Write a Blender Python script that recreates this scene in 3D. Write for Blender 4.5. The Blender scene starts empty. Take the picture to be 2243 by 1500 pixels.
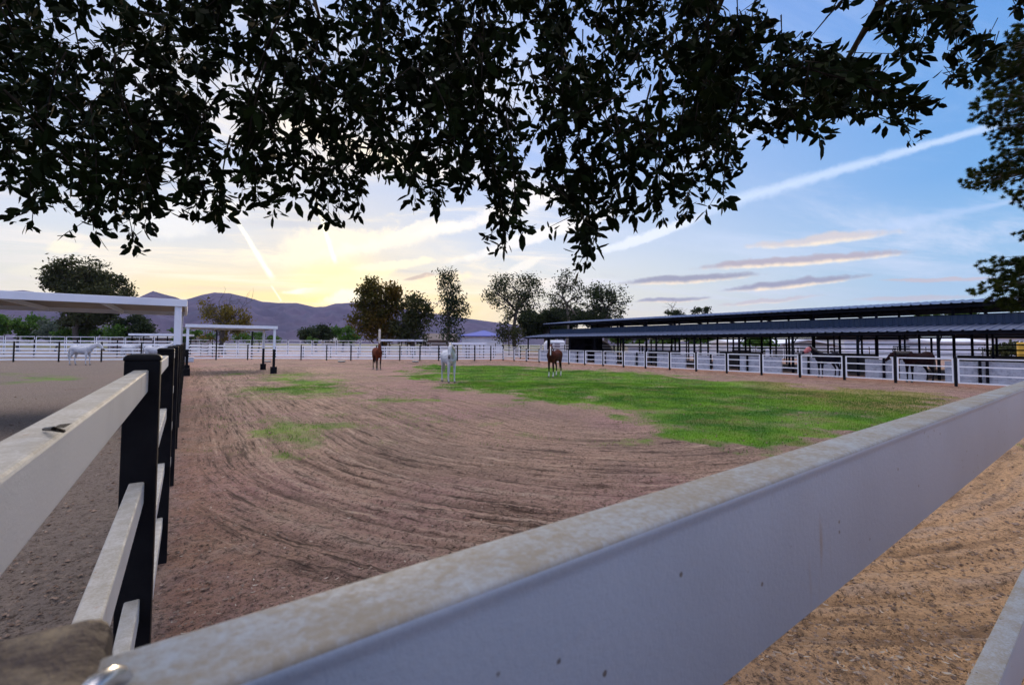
import bpy, math, random
import numpy as np
from mathutils import Vector, Matrix
R_ = math.radians
random.seed(7); rng = np.random.default_rng(11)
sc = bpy.context.scene
col = sc.collection

# ------------------------------------------------------------------ camera
HC = 1.8; F = 1000.0; CX = 1121.5; HY = 754.0
YAW = math.atan(711 / F); PITCH = R_(2.4); ROLL = 0.006
fh = Vector((math.sin(YAW), math.cos(YAW), 0)); rt = Vector((math.cos(YAW), -math.sin(YAW), 0))
fwd = fh * math.cos(PITCH) + Vector((0, 0, math.sin(PITCH)))
up = Vector((0, 0, math.cos(PITCH))) - fh * math.sin(PITCH)
r2 = rt * math.cos(ROLL) + up * math.sin(ROLL); u2 = up * math.cos(ROLL) - rt * math.sin(ROLL)
CY = HY - F * math.tan(PITCH)
cam = bpy.data.cameras.new('camera'); camo = bpy.data.objects.new('camera', cam); col.objects.link(camo)
camo.matrix_world = Matrix(((r2.x, u2.x, -fwd.x, 0), (r2.y, u2.y, -fwd.y, 0), (r2.z, u2.z, -fwd.z, HC), (0, 0, 0, 1)))
cam.sensor_width = 36; cam.lens = F * 36 / 2243
cam.shift_y = -(750 - CY) / 2243
cam.clip_start = 0.02; cam.clip_end = 60000
cam.dof.use_dof = True; cam.dof.focus_distance = 12; cam.dof.aperture_fstop = 13
sc.camera = camo

def ray(px, py):
    return (fwd + r2 * ((px - CX) / F) - u2 * ((py - CY) / F))
def G(px, py, z=0.0):
    d = ray(px, py); k = (z - HC) / d.z
    return Vector((d.x * k, d.y * k, z))
def D(px, py, Y):
    d = ray(px, py); k = Y / d.dot(fh)
    return Vector((d.x * k, d.y * k, HC + d.z * k))
def N1(px, py, N):            # point on the plane x = N
    d = ray(px, py); k = N / d.x
    return Vector((N, d.y * k, HC + d.z * k))
def base(px, Y):              # ground point in pixel column px at depth Y
    p = D(px, 760, Y); return Vector((p.x, p.y, 0))

# ------------------------------------------------------------------ light, sky
sc.view_settings.view_transform = 'Standard'; sc.view_settings.look = 'None'
sc.view_settings.exposure = 0.38; sc.view_settings.gamma = 1.0
SUNPX, SUN_EL = 735, R_(5.2)
sd = ray(SUNPX, 700); sun_az = math.atan2(sd.x, sd.y)
sundir = Vector((math.sin(sun_az) * math.cos(SUN_EL), math.cos(sun_az) * math.cos(SUN_EL), math.sin(SUN_EL)))
sl = bpy.data.lights.new('sun', 'SUN'); slo = bpy.data.objects.new('sun', sl); col.objects.link(slo)
sl.energy = 2.0; sl.angle = R_(10); sl.color = (1.0, 0.80, 0.55)
slo.rotation_euler = (-sundir).to_track_quat('-Z', 'Y').to_euler()
slo.location = (0, 0, 60)

class E:                      # tiny expression builder over shader nodes
    def __init__(s, nt, sock): s.nt = nt; s.s = sock
    def _m(s, op, o=None, o2=None):
        n = s.nt.nodes.new('ShaderNodeMath'); n.operation = op; s.nt.links.new(s.s, n.inputs[0])
        for i, v in ((1, o), (2, o2)):
            if v is None: continue
            if isinstance(v, E): s.nt.links.new(v.s, n.inputs[i])
            else: n.inputs[i].default_value = v
        return E(s.nt, n.outputs[0])
    def __add__(s, o): return s._m('ADD', o)
    __radd__ = __add__
    def __sub__(s, o): return s._m('SUBTRACT', o)
    def __mul__(s, o): return s._m('MULTIPLY', o)
    __rmul__ = __mul__
    def __truediv__(s, o): return s._m('DIVIDE', o)
    def abs(s): return s._m('ABSOLUTE')
    def pow(s, o): return s._m('POWER', o)
    def mx(s, o): return s._m('MAXIMUM', o)
    def mn(s, o): return s._m('MINIMUM', o)
    def sm(s, a, b, lo=0.0, hi=1.0):
        n = s.nt.nodes.new('ShaderNodeMapRange'); n.interpolation_type = 'SMOOTHSTEP'; n.clamp = True
        s.nt.links.new(s.s, n.inputs[0])
        for i, v in ((1, a), (2, b), (3, lo), (4, hi)): n.inputs[i].default_value = v
        return E(s.nt, n.outputs[0])
def dot(nt, vec, v):
    n = nt.nodes.new('ShaderNodeVectorMath'); n.operation = 'DOT_PRODUCT'
    nt.links.new(vec, n.inputs[0]); n.inputs[1].default_value = tuple(v); return E(nt, n.outputs['Value'])
def comb(nt, x, y, z):
    n = nt.nodes.new('ShaderNodeCombineXYZ')
    for i, v in enumerate((x, y, z)):
        if isinstance(v, E): nt.links.new(v.s, n.inputs[i])
        else: n.inputs[i].default_value = v
    return n.outputs[0]
def noise(nt, vec, scale, detail=4, rough=.55, dist=0.0, out=0):
    n = nt.nodes.new('ShaderNodeTexNoise'); n.inputs['Scale'].default_value = scale
    n.inputs['Detail'].default_value = detail; n.inputs['Roughness'].default_value = rough
    n.inputs['Distortion'].default_value = dist
    if vec is not None: nt.links.new(vec, n.inputs['Vector'])
    return E(nt, n.outputs[out])
def mixc(nt, a, b, f, mode='MIX'):
    n = nt.nodes.new('ShaderNodeMix'); n.data_type = 'RGBA'; n.blend_type = mode; n.clamp_factor = True
    if isinstance(f, E): nt.links.new(f.s, n.inputs[0])
    else: n.inputs[0].default_value = f
    for k, v in ((6, a), (7, b)):
        if isinstance(v, tuple): n.inputs[k].default_value = (*v[:3], 1)
        else: nt.links.new(v, n.inputs[k])
    return n.outputs[2]
def ramp(nt, f, stops):
    n = nt.nodes.new('ShaderNodeValToRGB'); cr = n.color_ramp
    while len(cr.elements) < len(stops): cr.elements.new(0.5)
    for e, (p, c) in zip(cr.elements, stops): e.position = p; e.color = (*c, 1)
    nt.links.new(f.s, n.inputs[0]); return n.outputs[0]

w = bpy.data.worlds.new('World'); sc.world = w; w.use_nodes = True; nt = w.node_tree
for n in list(nt.nodes): nt.nodes.remove(n)
out = nt.nodes.new('ShaderNodeOutputWorld'); bg = nt.nodes.new('ShaderNodeBackground'); nt.links.new(bg.outputs[0], out.inputs[0])
tc = nt.nodes.new('ShaderNodeTexCoord'); dv = tc.outputs['Generated']
sky = nt.nodes.new('ShaderNodeTexSky'); sky.sky_type = 'NISHITA'; sky.sun_disc = False
sky.sun_elevation = SUN_EL; sky.sun_rotation = sun_az; sky.altitude = 500; sky.dust_density = 1.2; sky.ozone_density = 3.0
dz = dot(nt, dv, (0, 0, 1)); ds = dot(nt, dv, sundir); da = dz._m('ARCSINE') * (180 / math.pi)
# evening sky colours by height, unseen zenith brightened to light the ground, warmed round the place where the sun has gone
SKYK = 10.0    # background strength is 0.1, the gradients below are in final radiance
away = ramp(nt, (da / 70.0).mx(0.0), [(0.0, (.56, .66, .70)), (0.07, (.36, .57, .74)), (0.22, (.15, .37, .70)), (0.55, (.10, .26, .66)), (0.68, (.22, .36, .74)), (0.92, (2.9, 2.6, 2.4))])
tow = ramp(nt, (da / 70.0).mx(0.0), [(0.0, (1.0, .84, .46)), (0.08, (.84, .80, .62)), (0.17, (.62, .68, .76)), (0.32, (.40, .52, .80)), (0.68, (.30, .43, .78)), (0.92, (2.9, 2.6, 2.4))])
side = ds.sm(0.35, 0.98)
grad = mixc(nt, away, tow, side)
glowdir = Vector((math.sin(sun_az) * math.cos(R_(3.9)), math.cos(sun_az) * math.cos(R_(3.9)), math.sin(R_(3.9))))
glow = dot(nt, dv, glowdir).mn(1.0)._m('ARCCOSINE') * (180 / math.pi)
glow1 = ((glow / 4.6).pow(2.0) * -1.0)._m('EXPONENT')
glow2 = ((glow / 13.0).pow(2.0) * -1.0)._m('EXPONENT')
skyn = mixc(nt, (0, 0, 0), sky.outputs[0], 0.1)
base_c = mixc(nt, grad, skyn, 0.08)
# overhead brightness is added fill; unseen eastern sky is brightened to light the fences
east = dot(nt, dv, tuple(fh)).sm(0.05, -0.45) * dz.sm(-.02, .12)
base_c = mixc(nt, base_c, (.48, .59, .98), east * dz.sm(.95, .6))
c = mixc(nt, base_c, (1.0, .72, .22), glow2 * 0.34)
c = mixc(nt, c, (2.0, 1.35, .36), glow1 * 0.95)
band = ((da - 4.6) / 2.6).pow(2.0) * -1.0
c = mixc(nt, c, (1.25, .92, .30), band._m('EXPONENT') * ds.sm(.90, .985) * .8)
# thin cirrus on a high flat layer, drawn out towards the upper right
k = (dz + 0.06).mx(0.03)
pv = dot(nt, dv, (1, 0, 0)) / k; qv = dot(nt, dv, (0, 1, 0)) / k
ax = R_(-14)
ca, sa = math.cos(ax), math.sin(ax)
s1 = pv * ca + qv * sa; s2 = qv * ca - pv * sa
cv = comb(nt, s1 * 0.32, s2 * 1.0, 0.0)
n1 = noise(nt, cv, 1.25, 9, .66, .6); n2 = noise(nt, comb(nt, s1 * 0.2, s2 * 0.5, 3.0), .8, 2, .5)
cir = n1.sm(.44, .70) * n2.sm(.34, .60) * dz.sm(0.02, 0.12) * 1.0
cirL = noise(nt, comb(nt, s1 * 0.45, s2 * .8, 9.0), 1.7, 8, .66, .6).sm(.48, .72) * ds.sm(.70, .93) * dz.sm(.02, .1) * .8
cc = mixc(nt, (.66, .71, .84), (1.12, .95, .66), ds.sm(.80, .985))
c = mixc(nt, c, (.50, .52, .58), noise(nt, comb(nt, s1 * 0.3, s2 * .7, 21.0), 1.1, 6, .6, .4).sm(.52, .72) * ds.sm(.65, .9) * dz.sm(.05, .16) * .7)
c = mixc(nt, c, cc, cir)
c = mixc(nt, c, cc, cirL)
wob = noise(nt, dv, 9.0, 5, .6); fin = noise(nt, dv, 45.0, 6, .7)
def streak(c, a, b, wd, colr, op, kind='lens', wob_amt=0.02, colr2=None):
    """a cloud between two directions; the width is in radians"""
    A = ray(*a).normalized(); B = ray(*b).normalized(); m = (A + B).normalized(); nrm = A.cross(B).normalized()
    if nrm.z < 0: nrm = -nrm
    tan = nrm.cross(m).normalized(); L = math.asin(min(1, (B - A).length / 2))
    s = dot(nt, dv, tan) / math.sin(L); v = dot(nt, dv, nrm) + (wob - .5) * wob_amt
    front = dot(nt, dv, m).sm(0.0, 0.1)
    if kind == 'lens':
        q = (s * s) + (v / wd).pow(2.0) + (fin - .5) * 0.5 + (wob - .5) * 1.2
        q = (s.pow(2.0)) + ((v / wd).abs()).pow(1.6) + (fin - .5) * 1.3 + (wob - .5) * 1.4
        mask = q.sm(1.15, .30)
        if colr2: 
            cm = mixc(nt, colr2, colr, ((v / wd) + (fin - .5) * .8).sm(-.75, .05)); colr = cm
    else:
        w2 = wd if not isinstance(wd, tuple) else (s * ((wd[1] - wd[0]) / 2) + (wd[0] + wd[1]) / 2).mx(.0005)
        vv = (v / w2).abs() + (fin - .5) * 1.5
        mask = vv.sm(1.15, .05) * s.abs().sm(1.05, .85) * fin.sm(.15, .6, .65, 1.0)
    return mixc(nt, c, colr, mask * front * op)
PINK = (.56, .46, .44); GREY = (.30, .31, .38); CREAM = (.95, .80, .58)
# lens shaped clouds low on the right
c = streak(c, (1630, 540), (2000, 502), .012, (.62, .56, .54), .85, colr2=CREAM)
c = streak(c, (1510, 588), (2010, 552), .0115, (.42, .38, .42), .95, colr2=CREAM)
c = streak(c, (1355, 622), (1680, 600), .0105, GREY, .95, colr2=CREAM)
c = streak(c, (1570, 637), (1900, 607), .0095, GREY, .95, colr2=CREAM)
c = streak(c, (1390, 662), (1570, 650), .0065, GREY, .9, colr2=CREAM)
c = streak(c, (1560, 668), (1800, 648), .006, PINK, .6, colr2=CREAM)
c = streak(c, (1930, 616), (2200, 607), .0042, PINK, .7)
c = streak(c, (1860, 658), (2180, 643), .006, PINK, .55)
c = streak(c, (880, 614), (960, 600), .005, (.62, .48, .36), .8)
# bright banks round the sunset
HOT = (1.25, 1.15, .80)
c = streak(c, (610, 640), (720, 632), .007, HOT, .95)
c = streak(c, (640, 652), (900, 575), .020, (1.1, .98, .52), .8)
c = streak(c, (690, 660), (880, 640), .018, HOT, .85)
c = streak(c, (760, 590), (960, 570), .012, (1.05, .95, .66), .75)
c = streak(c, (1080, 610), (1190, 565), .012, (1.0, .93, .80), .6)
c = streak(c, (90, 545), (190, 530), .014, (1.05, .95, .66), .6)
c = streak(c, (0, 600), (230, 570), .014, (1.0, .92, .68), .35)
c = streak(c, (560, 570), (900, 500), .040, (1.2, 1.02, .70), .60, wob_amt=.08)
c = streak(c, (700, 560), (1100, 470), .022, (1.1, .98, .78), .55, wob_amt=.05)
c = streak(c, (240, 470), (470, 500), .030, (1.0, .95, .85), .45, wob_amt=.06)
c = streak(c, (380, 430), (560, 470), .020, (1.0, .96, .90), .45, wob_amt=.05)
c = streak(c, (860, 640), (1040, 600), .016, (1.2, .95, .55), .6, wob_amt=.03)
c = streak(c, (1040, 690), (1100, 660), .012, (1.2, .92, .5), .6, wob_amt=.02)
c = streak(c, (900, 520), (1330, 400), .018, (1.0, .93, .84), .60, wob_amt=.03)
c = streak(c, (980, 580), (1420, 440), .016, (1.05, .98, .88), .60, wob_amt=.03)
c = streak(c, (1290, 560), (1560, 470), .014, (.85, .88, .95), .65, wob_amt=.03)
# contrails
c = streak(c, (1530, 462), (2230, 262), (.006, .018), (.66, .76, .92), .62, 'trail', .006)
c = streak(c, (1930, 500), (2300, 424), (.002, .016), (.50, .62, .84), .45, 'trail', .003)
c = streak(c, (1440, 400), (1760, 210), (.020, .026), (.62, .70, .90), .60, 'trail', .01)
c = streak(c, (460, 385), (600, 612), (.0065, .0028), (1.35, 1.25, .95), .95, 'trail', .010)
c = streak(c, (594, 625), (617, 660), .0022, HOT, .95, 'trail', .003)
c = streak(c, (690, 430), (735, 578), (.0075, .0028), (1.5, 1.35, .95), .85, 'trail', .008)
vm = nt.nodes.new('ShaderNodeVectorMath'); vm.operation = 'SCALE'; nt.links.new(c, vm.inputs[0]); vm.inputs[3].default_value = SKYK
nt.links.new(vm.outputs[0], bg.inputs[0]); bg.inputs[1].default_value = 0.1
w.cycles.sampling_method = 'MANUAL'; w.cycles.sample_map_resolution = 512

# ------------------------------------------------------------------ helpers
def tag(o, label=None, cat=None, group=None, kind=None):
    if label: o['label'] = label
    if cat: o['category'] = cat
    if group: o['group'] = group
    if kind: o['kind'] = kind
    return o
def empty(name, loc=(0, 0, 0), rz=0.0):
    o = bpy.data.objects.new(name, None); col.objects.link(o); o.location = loc; o.rotation_euler = (0, 0, rz)
    o.empty_display_size = .2; return o
def link(name, me, parent=None, loc=None, rz=None):
    o = bpy.data.objects.new(name, me); col.objects.link(o)
    if parent: o.parent = parent
    if loc is not None: o.location = loc
    if rz is not None: o.rotation_euler = (0, 0, rz)
    return o
class MB:
    def __init__(s): s.v = []; s.f = []
    def add(s, vs, fs):
        b = len(s.v); s.v += [tuple(v) for v in vs]; s.f += [tuple(b + i for i in f) for f in fs]; return s
    def box(s, x0, x1, y0, y1, z0, z1):
        return s.add([(x0, y0, z0), (x1, y0, z0), (x1, y1, z0), (x0, y1, z0), (x0, y0, z1), (x1, y0, z1), (x1, y1, z1), (x0, y1, z1)],
                     [(0, 3, 2, 1), (4, 5, 6, 7), (0, 1, 5, 4), (1, 2, 6, 5), (2, 3, 7, 6), (3, 0, 4, 7)])
    def beam(s, a, b, wd, ht, upv=(0, 0, 1)):
        a = Vector(a); b = Vector(b); d = (b - a).normalized(); u = Vector(upv); sd_ = d.cross(u)
        if sd_.length < 1e-4: sd_ = d.cross(Vector((0, 1, 0)))
        sd_.normalize(); u = sd_.cross(d).normalized(); vs = []
        for p in (a, b):
            for (i, j) in ((-1, -1), (1, -1), (1, 1), (-1, 1)): vs.append(p + sd_ * (i * wd / 2) + u * (j * ht / 2))
        return s.add(vs, [(0, 3, 2, 1), (4, 5, 6, 7), (0, 1, 5, 4), (1, 2, 6, 5), (2, 3, 7, 6), (3, 0, 4, 7)])
    def tube(s, pts, rad, n=6, cap=True):
        pts = [Vector(p) for p in pts]; rad = rad if hasattr(rad, '__len__') else [rad] * len(pts)
        rings = []
        for i, p in enumerate(pts):
            t = (pts[min(i + 1, len(pts) - 1)] - pts[max(i - 1, 0)]).normalized()
            a = t.cross(Vector((0.31, 0.17, 0.93))); a = a.normalized() if a.length > 1e-3 else Vector((1, 0, 0)); b = t.cross(a)
            rings.append([p + (a * math.cos(2 * math.pi * k / n) + b * math.sin(2 * math.pi * k / n)) * rad[i] for k in range(n)])
        vs = [v for r in rings for v in r]; fs = []
        for i in range(len(pts) - 1):
            for k in range(n): fs.append((i * n + k, i * n + (k + 1) % n, (i + 1) * n + (k + 1) % n, (i + 1) * n + k))
        if cap: fs.append(tuple(range(n))[::-1]); fs.append(tuple((len(pts) - 1) * n + k for k in range(n)))
        return s.add(vs, fs)
    def rings(s, rings):
        n = len(rings[0]); vs = [v for r in rings for v in r]; fs = []
        for i in range(len(rings) - 1):
            for k in range(n): fs.append((i * n + k, i * n + (k + 1) % n, (i + 1) * n + (k + 1) % n, (i + 1) * n + k))
        fs.append(tuple(range(n))[::-1]); fs.append(tuple((len(rings) - 1) * n + k for k in range(n)))
        return s.add(vs, fs)
    def mesh(s, name, mat, smooth=False, bevel=0):
        me = bpy.data.meshes.new(name); me.from_pydata(s.v, [], s.f)
        if mat: me.materials.append(mat)
        if smooth: me.polygons.foreach_set('use_smooth', [True] * len(me.polygons))
        me.update(); return me
    def build(s, name, mat, parent=None, smooth=False, bevel=0, loc=None, rz=None):
        o = link(name, s.mesh(name, mat, smooth), parent, loc, rz)
        if bevel:
            m = o.modifiers.new('b', 'BEVEL'); m.width = bevel; m.segments = 3; m.limit_method = 'ANGLE'
        return o
def npmesh(name, V, nper, mat, smooth=False):
    """V: (count*nper, 3) array, every nper consecutive vertices are one face"""
    V = np.asarray(V, dtype=np.float32); nv = len(V); nf = nv // nper
    me = bpy.data.meshes.new(name); me.vertices.add(nv); me.vertices.foreach_set('co', V.ravel())
    me.loops.add(nv); me.loops.foreach_set('vertex_index', np.arange(nv, dtype=np.int32))
    me.polygons.add(nf); me.polygons.foreach_set('loop_start', np.arange(0, nv, nper, dtype=np.int32))
    if smooth: me.polygons.foreach_set('use_smooth', np.ones(nf, dtype=bool))
    me.update(calc_edges=True)
    if mat: me.materials.append(mat)
    return me

# ------------------------------------------------------------------ materials
def new_mat(name):
    m = bpy.data.materials.new(name); m.use_nodes = True; nt = m.node_tree; b = nt.nodes['Principled BSDF']; return m, nt, b
def mat(name, c1, c2=None, scale=8, rough=.6, metal=0, bump=0, bscale=None, detail=5, lo=.35, hi=.65, spec=None, coord='Object', stretch=None):
    m, nt, b = new_mat(name); tcn = nt.nodes.new('ShaderNodeTexCoord'); v = tcn.outputs[coord]
    if stretch:
        mp = nt.nodes.new('ShaderNodeMapping'); mp.inputs['Scale'].default_value = stretch; nt.links.new(v, mp.inputs[0]); v = mp.outputs[0]
    b.inputs['Base Color'].default_value = (*c1, 1); b.inputs['Roughness'].default_value = rough; b.inputs['Metallic'].default_value = metal
    if spec is not None: b.inputs['Specular IOR Level'].default_value = spec
    if c2:
        nt.links.new(mixc(nt, c1, c2, noise(nt, v, scale, detail, .6).sm(lo, hi)), b.inputs['Base Color'])
    if bump:
        bn = nt.nodes.new('ShaderNodeBump'); bn.inputs['Strength'].default_value = bump; bn.inputs['Distance'].default_value = .02
        nt.links.new(noise(nt, v, bscale or scale * 4, 5, .65).s, bn.inputs['Height']); nt.links.new(bn.outputs[0], b.inputs['Normal'])
    return m
def leafmat(name, c1, c2, scale=.8, trans=.25, rough=.6, spec=.10):
    m, nt, b = new_mat(name); g = nt.nodes.new('ShaderNodeNewGeometry')
    f = noise(nt, g.outputs['Position'], scale, 3, .6).sm(.35, .65)
    rn = E(nt, g.outputs['Random Per Island']) if 'Random Per Island' in g.outputs else None
    cc = mixc(nt, c1, c2, (f * .6 + rn * .4) if rn else f)
    nt.links.new(cc, b.inputs['Base Color']); b.inputs['Roughness'].default_value = rough; b.inputs['Specular IOR Level'].default_value = spec
    if trans:
        t = nt.nodes.new('ShaderNodeBsdfTranslucent'); nt.links.new(cc, t.inputs[0]); mx = nt.nodes.new('ShaderNodeMixShader')
        mx.inputs[0].default_value = trans; nt.links.new(b.outputs[0], mx.inputs[1]); nt.links.new(t.outputs[0], mx.inputs[2])
        nt.links.new(mx.outputs[0], nt.nodes['Material Output'].inputs[0])
    return m
def rail_mat(name, white, dirt, stain, top_amt=1.0, speck=True):
    """white painted rail with dirt settled on its upper side, run-off streaks and specks"""
    m, nt, b = new_mat(name); g = nt.nodes.new('ShaderNodeNewGeometry'); P = g.outputs['Position']
    tcn = nt.nodes.new('ShaderNodeTexCoord'); o = tcn.outputs['Object']
    nz = dot(nt, g.outputs['True Normal'], (0, 0, 1))
    n1 = noise(nt, P, 17, 7, .72); n2 = noise(nt, P, 190, 4, .7)
    topm = nz.sm(.05, .5) * (n1 * .75 + n2 * .55).sm(.45, .78, .45, 1.0) * top_amt
    c = mixc(nt, white, tuple(x * .78 for x in white), noise(nt, P, 3.0, 4, .6).sm(.4, .7) * .5)
    c = mixc(nt, c, dirt, topm)
    mp = nt.nodes.new('ShaderNodeMapping'); mp.inputs['Scale'].default_value = (38, 38, 3.5); nt.links.new(P, mp.inputs[0])
    st = noise(nt, mp.outputs[0], 1.0, 3, .6).sm(.63, .78) * noise(nt, P, 5.0, 3, .5).sm(.5, .62)
    c = mixc(nt, c, stain, st * .8)
    if speck:
        vo = nt.nodes.new('ShaderNodeTexVoronoi'); vo.inputs['Scale'].default_value = 55; nt.links.new((noise(nt, P, 14, 2, .5, out=1)).s if False else P, vo.inputs['Vector'])
        dd = E(nt, vo.outputs['Distance']); rr = nt.nodes.new('ShaderNodeSeparateColor'); nt.links.new(vo.outputs['Color'], rr.inputs[0])
        sp = (dd + (n2 - .5) * .12).sm(.13, .07) * E(nt, rr.outputs[0]).sm(.70, .72)
        c = mixc(nt, c, (.06, .045, .03), sp * .85)
    nt.links.new(c, b.inputs['Base Color']); nt.links.new((topm * .5 + .36).s, b.inputs['Roughness'])
    bn = nt.nodes.new('ShaderNodeBump'); bn.inputs['Strength'].default_value = .25; bn.inputs['Distance'].default_value = .004
    nt.links.new((n2 * .6 + n1 * .5).s, bn.inputs['Height']); nt.links.new(bn.outputs[0], b.inputs['Normal'])
    return m
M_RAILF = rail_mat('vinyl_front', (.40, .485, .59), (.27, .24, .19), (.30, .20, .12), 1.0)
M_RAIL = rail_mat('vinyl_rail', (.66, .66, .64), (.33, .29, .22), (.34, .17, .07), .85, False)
M_WHITE = mat('white_steel', (.86, .88, .92), (.76, .78, .84), 1.2, .45, lo=.45, hi=.8)
M_BLACK = mat('black_steel', (.005, .005, .007), (.010, .010, .012), 6, .55, bump=.05, spec=.10)
M_DARK = mat('dark_frame', (.006, .007, .010), (.011, .011, .016), 3, .8, spec=.04)
M_CAPW = mat('worn_post_top', (.17, .13, .085), (.045, .028, .02), 34, .75, bump=.6, bscale=60, lo=.4, hi=.6)
M_STEEL = mat('bright_metal', (.62, .62, .64), (.40, .36, .30), 30, .25, metal=.9)
M_FASCIA = mat('shelter_white', (.70, .74, .84), (.58, .62, .72), .8, .45, lo=.4, hi=.8)
M_SOFFIT = mat('shelter_soffit', (.36, .30, .24), (.26, .22, .18), 1.5, .7)

# ------------------------------------------------------------------ numpy noise
def vnoise(x, y, seed=0):
    xi = np.floor(x).astype(np.int64); yi = np.floor(y).astype(np.int64); xf = x - xi; yf = y - yi
    def h(a, b):
        n = (a * 374761393 + b * 668265263 + seed * 982451653) & 0x7fffffff
        n = ((n ^ (n >> 13)) * 1274126177) & 0x7fffffff
        return ((n ^ (n >> 16)) & 0xffff) / 65535.0
    u = xf * xf * (3 - 2 * xf); v = yf * yf * (3 - 2 * yf)
    return (h(xi, yi) * (1 - u) + h(xi + 1, yi) * u) * (1 - v) + (h(xi, yi + 1) * (1 - u) + h(xi + 1, yi + 1) * u) * v
def fbm(x, y, oct=4, seed=0):
    s = 0; a = .5
    for i in range(oct): s = s + a * vnoise(x * 2 ** i, y * 2 ** i, seed + i * 7); a *= .5
    return s
def poly_sd(px, py, poly):
    """signed distance, positive inside"""
    best = np.full(px.shape, 1e9); ins = np.zeros(px.shape, bool); n = len(poly)
    for i in range(n):
        x0, y0 = poly[i]; x1, y1 = poly[(i + 1) % n]; ex, ey = x1 - x0, y1 - y0
        t = np.clip(((px - x0) * ex + (py - y0) * ey) / (ex * ex + ey * ey + 1e-9), 0, 1)
        best = np.minimum(best, np.hypot(px - x0 - t * ex, py - y0 - t * ey))
        cnd = ((y0 > py) != (y1 > py)); xx = x0 + (py - y0) * ex / (ey if abs(ey) > 1e-9 else 1e-9)
        ins ^= cnd & (px < xx)
    return np.where(ins, best, -best)

# ------------------------------------------------------------------ ground
def gp(pts): return [tuple(G(*p)[:2]) for p in pts]
GR_MAIN = gp([(850, 803), (1000, 798), (1100, 801), (1400, 814), (1700, 837), (2000, 856), (2190, 872), (2243, 940), (1950, 960), (1700, 1003), (1560, 975), (1400, 930), (1230, 900), (1130, 872), (1000, 857), (900, 836)])
GR_B = gp([(480, 818), (640, 818), (820, 838), (900, 862), (760, 884), (560, 852)])
GR_C = gp([(600, 950), (760, 940), (820, 985), (640, 1010)])
GR_D = gp([(780, 965), (980, 955), (1020, 985), (820, 1010)])
GR_L = gp([(20, 815), (180, 812), (190, 832), (30, 838)])
GR_E = gp([(440, 890), (1200, 880), (1300, 960), (1100, 1040), (620, 1030), (450, 960)])
def ground_fields(X, Y):
    n = fbm(X * .35, Y * .35, 5, 3); n2 = fbm(X * 1.6, Y * 1.6, 4, 9)
    def soft(poly, w, k=1.0): return np.clip((poly_sd(X, Y, poly) + (n - .5) * 8 + (n2 - .5) * 5) / (w * 1.8) + .35, 0, 1) * k
    g = soft(GR_MAIN, 1.6, 1.0)
    bare = np.clip((fbm(X * .30 + 40, Y * .55, 4, 21) - .55) * 6, 0, 1)
    g = g * (1 - .40 * bare) * (1 - .35 * np.clip((fbm(X * .9 + 7, Y * .9, 4, 44) - .5) * 6, 0, 1))
    g = np.maximum(g, soft(GR_B, 3, .85)); g = np.maximum(g, np.clip(soft(GR_C, 1.5, .55), 0, 1)); g = np.maximum(g, soft(GR_D, 1.2, .6)); g = np.maximum(g, soft(GR_L, 2.5, .7))
    g = np.maximum(g, soft(GR_E, 2.5, .36) * np.clip(n2 * 3 - .7, 0, 1))
    g = np.where((X > 28.4), 0, g)
    # raked track: distance inwards from a rounded rectangle along the fences
    qx = np.abs(X - 14.3) - (14.3 - 8.5); qy = np.abs(Y - 22) - (22 - 8.5)
    s = -(np.hypot(np.maximum(qx, 0), np.maximum(qy, 0)) + np.minimum(np.maximum(qx, qy), 0) - 8.5)
    return g, s, n, n2
rr = np.concatenate([[0.0], np.geomspace(.25, 30, 620), np.geomspace(30.6, 12000, 150)])
tf = np.radians(np.concatenate([np.arange(-56, 56.01, .25), np.arange(60, 301, 6.0)])) + math.atan2(fh.x, fh.y)
RRm, TT = np.meshgrid(rr, tf, indexing='ij'); GX = RRm * np.sin(TT); GY = RRm * np.cos(TT)
g, s, n, n2 = ground_fields(GX, GY)
dist = RRm
fade = np.clip(1 - dist / 26, 0, 1)
inside = np.clip((GX + .1) / .9, 0, 1) * np.clip(GY / .6, 0, 1) * (GX < 28.6)
warp = (fbm(GX * .8, GY * .8, 3, 5) - .5) * .9
fine = np.sin((s + warp * .10) * 2 * math.pi / .21)
fine = np.sign(fine) * np.abs(fine) ** .7 * np.clip(fbm(GX * 1.1, GY * 1.1, 3, 61) * 4 - 1.3, 0, 1)
wave = np.sin((s + warp * .25) * 2 * math.pi / .36) * .5 + np.sin((s + warp * .5) * 2 * math.pi / .93 + 1.3) * .6 + fine * .8
amp = np.clip(1.15 - s / 9.0, 0, 1) * (s > -.5)
Z = wave * .026 * amp * fade * inside * (1 - g)
Z += (fbm(GX * 9, GY * 9, 4, 31) - .5) * .055 * fade * (.35 + .65 * np.clip(1 - g, 0, 1))
Z += (fbm(GX * .5, GY * .5, 3, 77) - .5) * .05 * np.clip(1 - dist / 60, 0, 1)
hp = vnoise(GX * 4.2, GY * 4.2, 91) * np.clip(fbm(GX * .6, GY * .6, 3, 92) * 3 - 1.0, 0, 1); Z -= np.clip(hp - .62, 0, 1) * .11 * fade * (1 - g)
cl = fbm(GX * 22, GY * 22, 2, 13); Z += np.clip(cl - .52, 0, 1) * .07 * np.clip(1 - dist / 12, 0, 1) * (1 - g)
Z = np.where(dist < 45, Z, 0)
nr, ntc = GX.shape
V = np.stack([GX, GY, Z], -1).reshape(-1, 3).astype(np.float32)
ii, jj = np.meshgrid(np.arange(nr - 1), np.arange(ntc), indexing='ij'); j2 = (jj + 1) % ntc
Fq = np.stack([ii * ntc + jj, ii * ntc + j2, (ii + 1) * ntc + j2, (ii + 1) * ntc + jj], -1).reshape(-1, 4)[:, ::-1].astype(np.int32)
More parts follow.
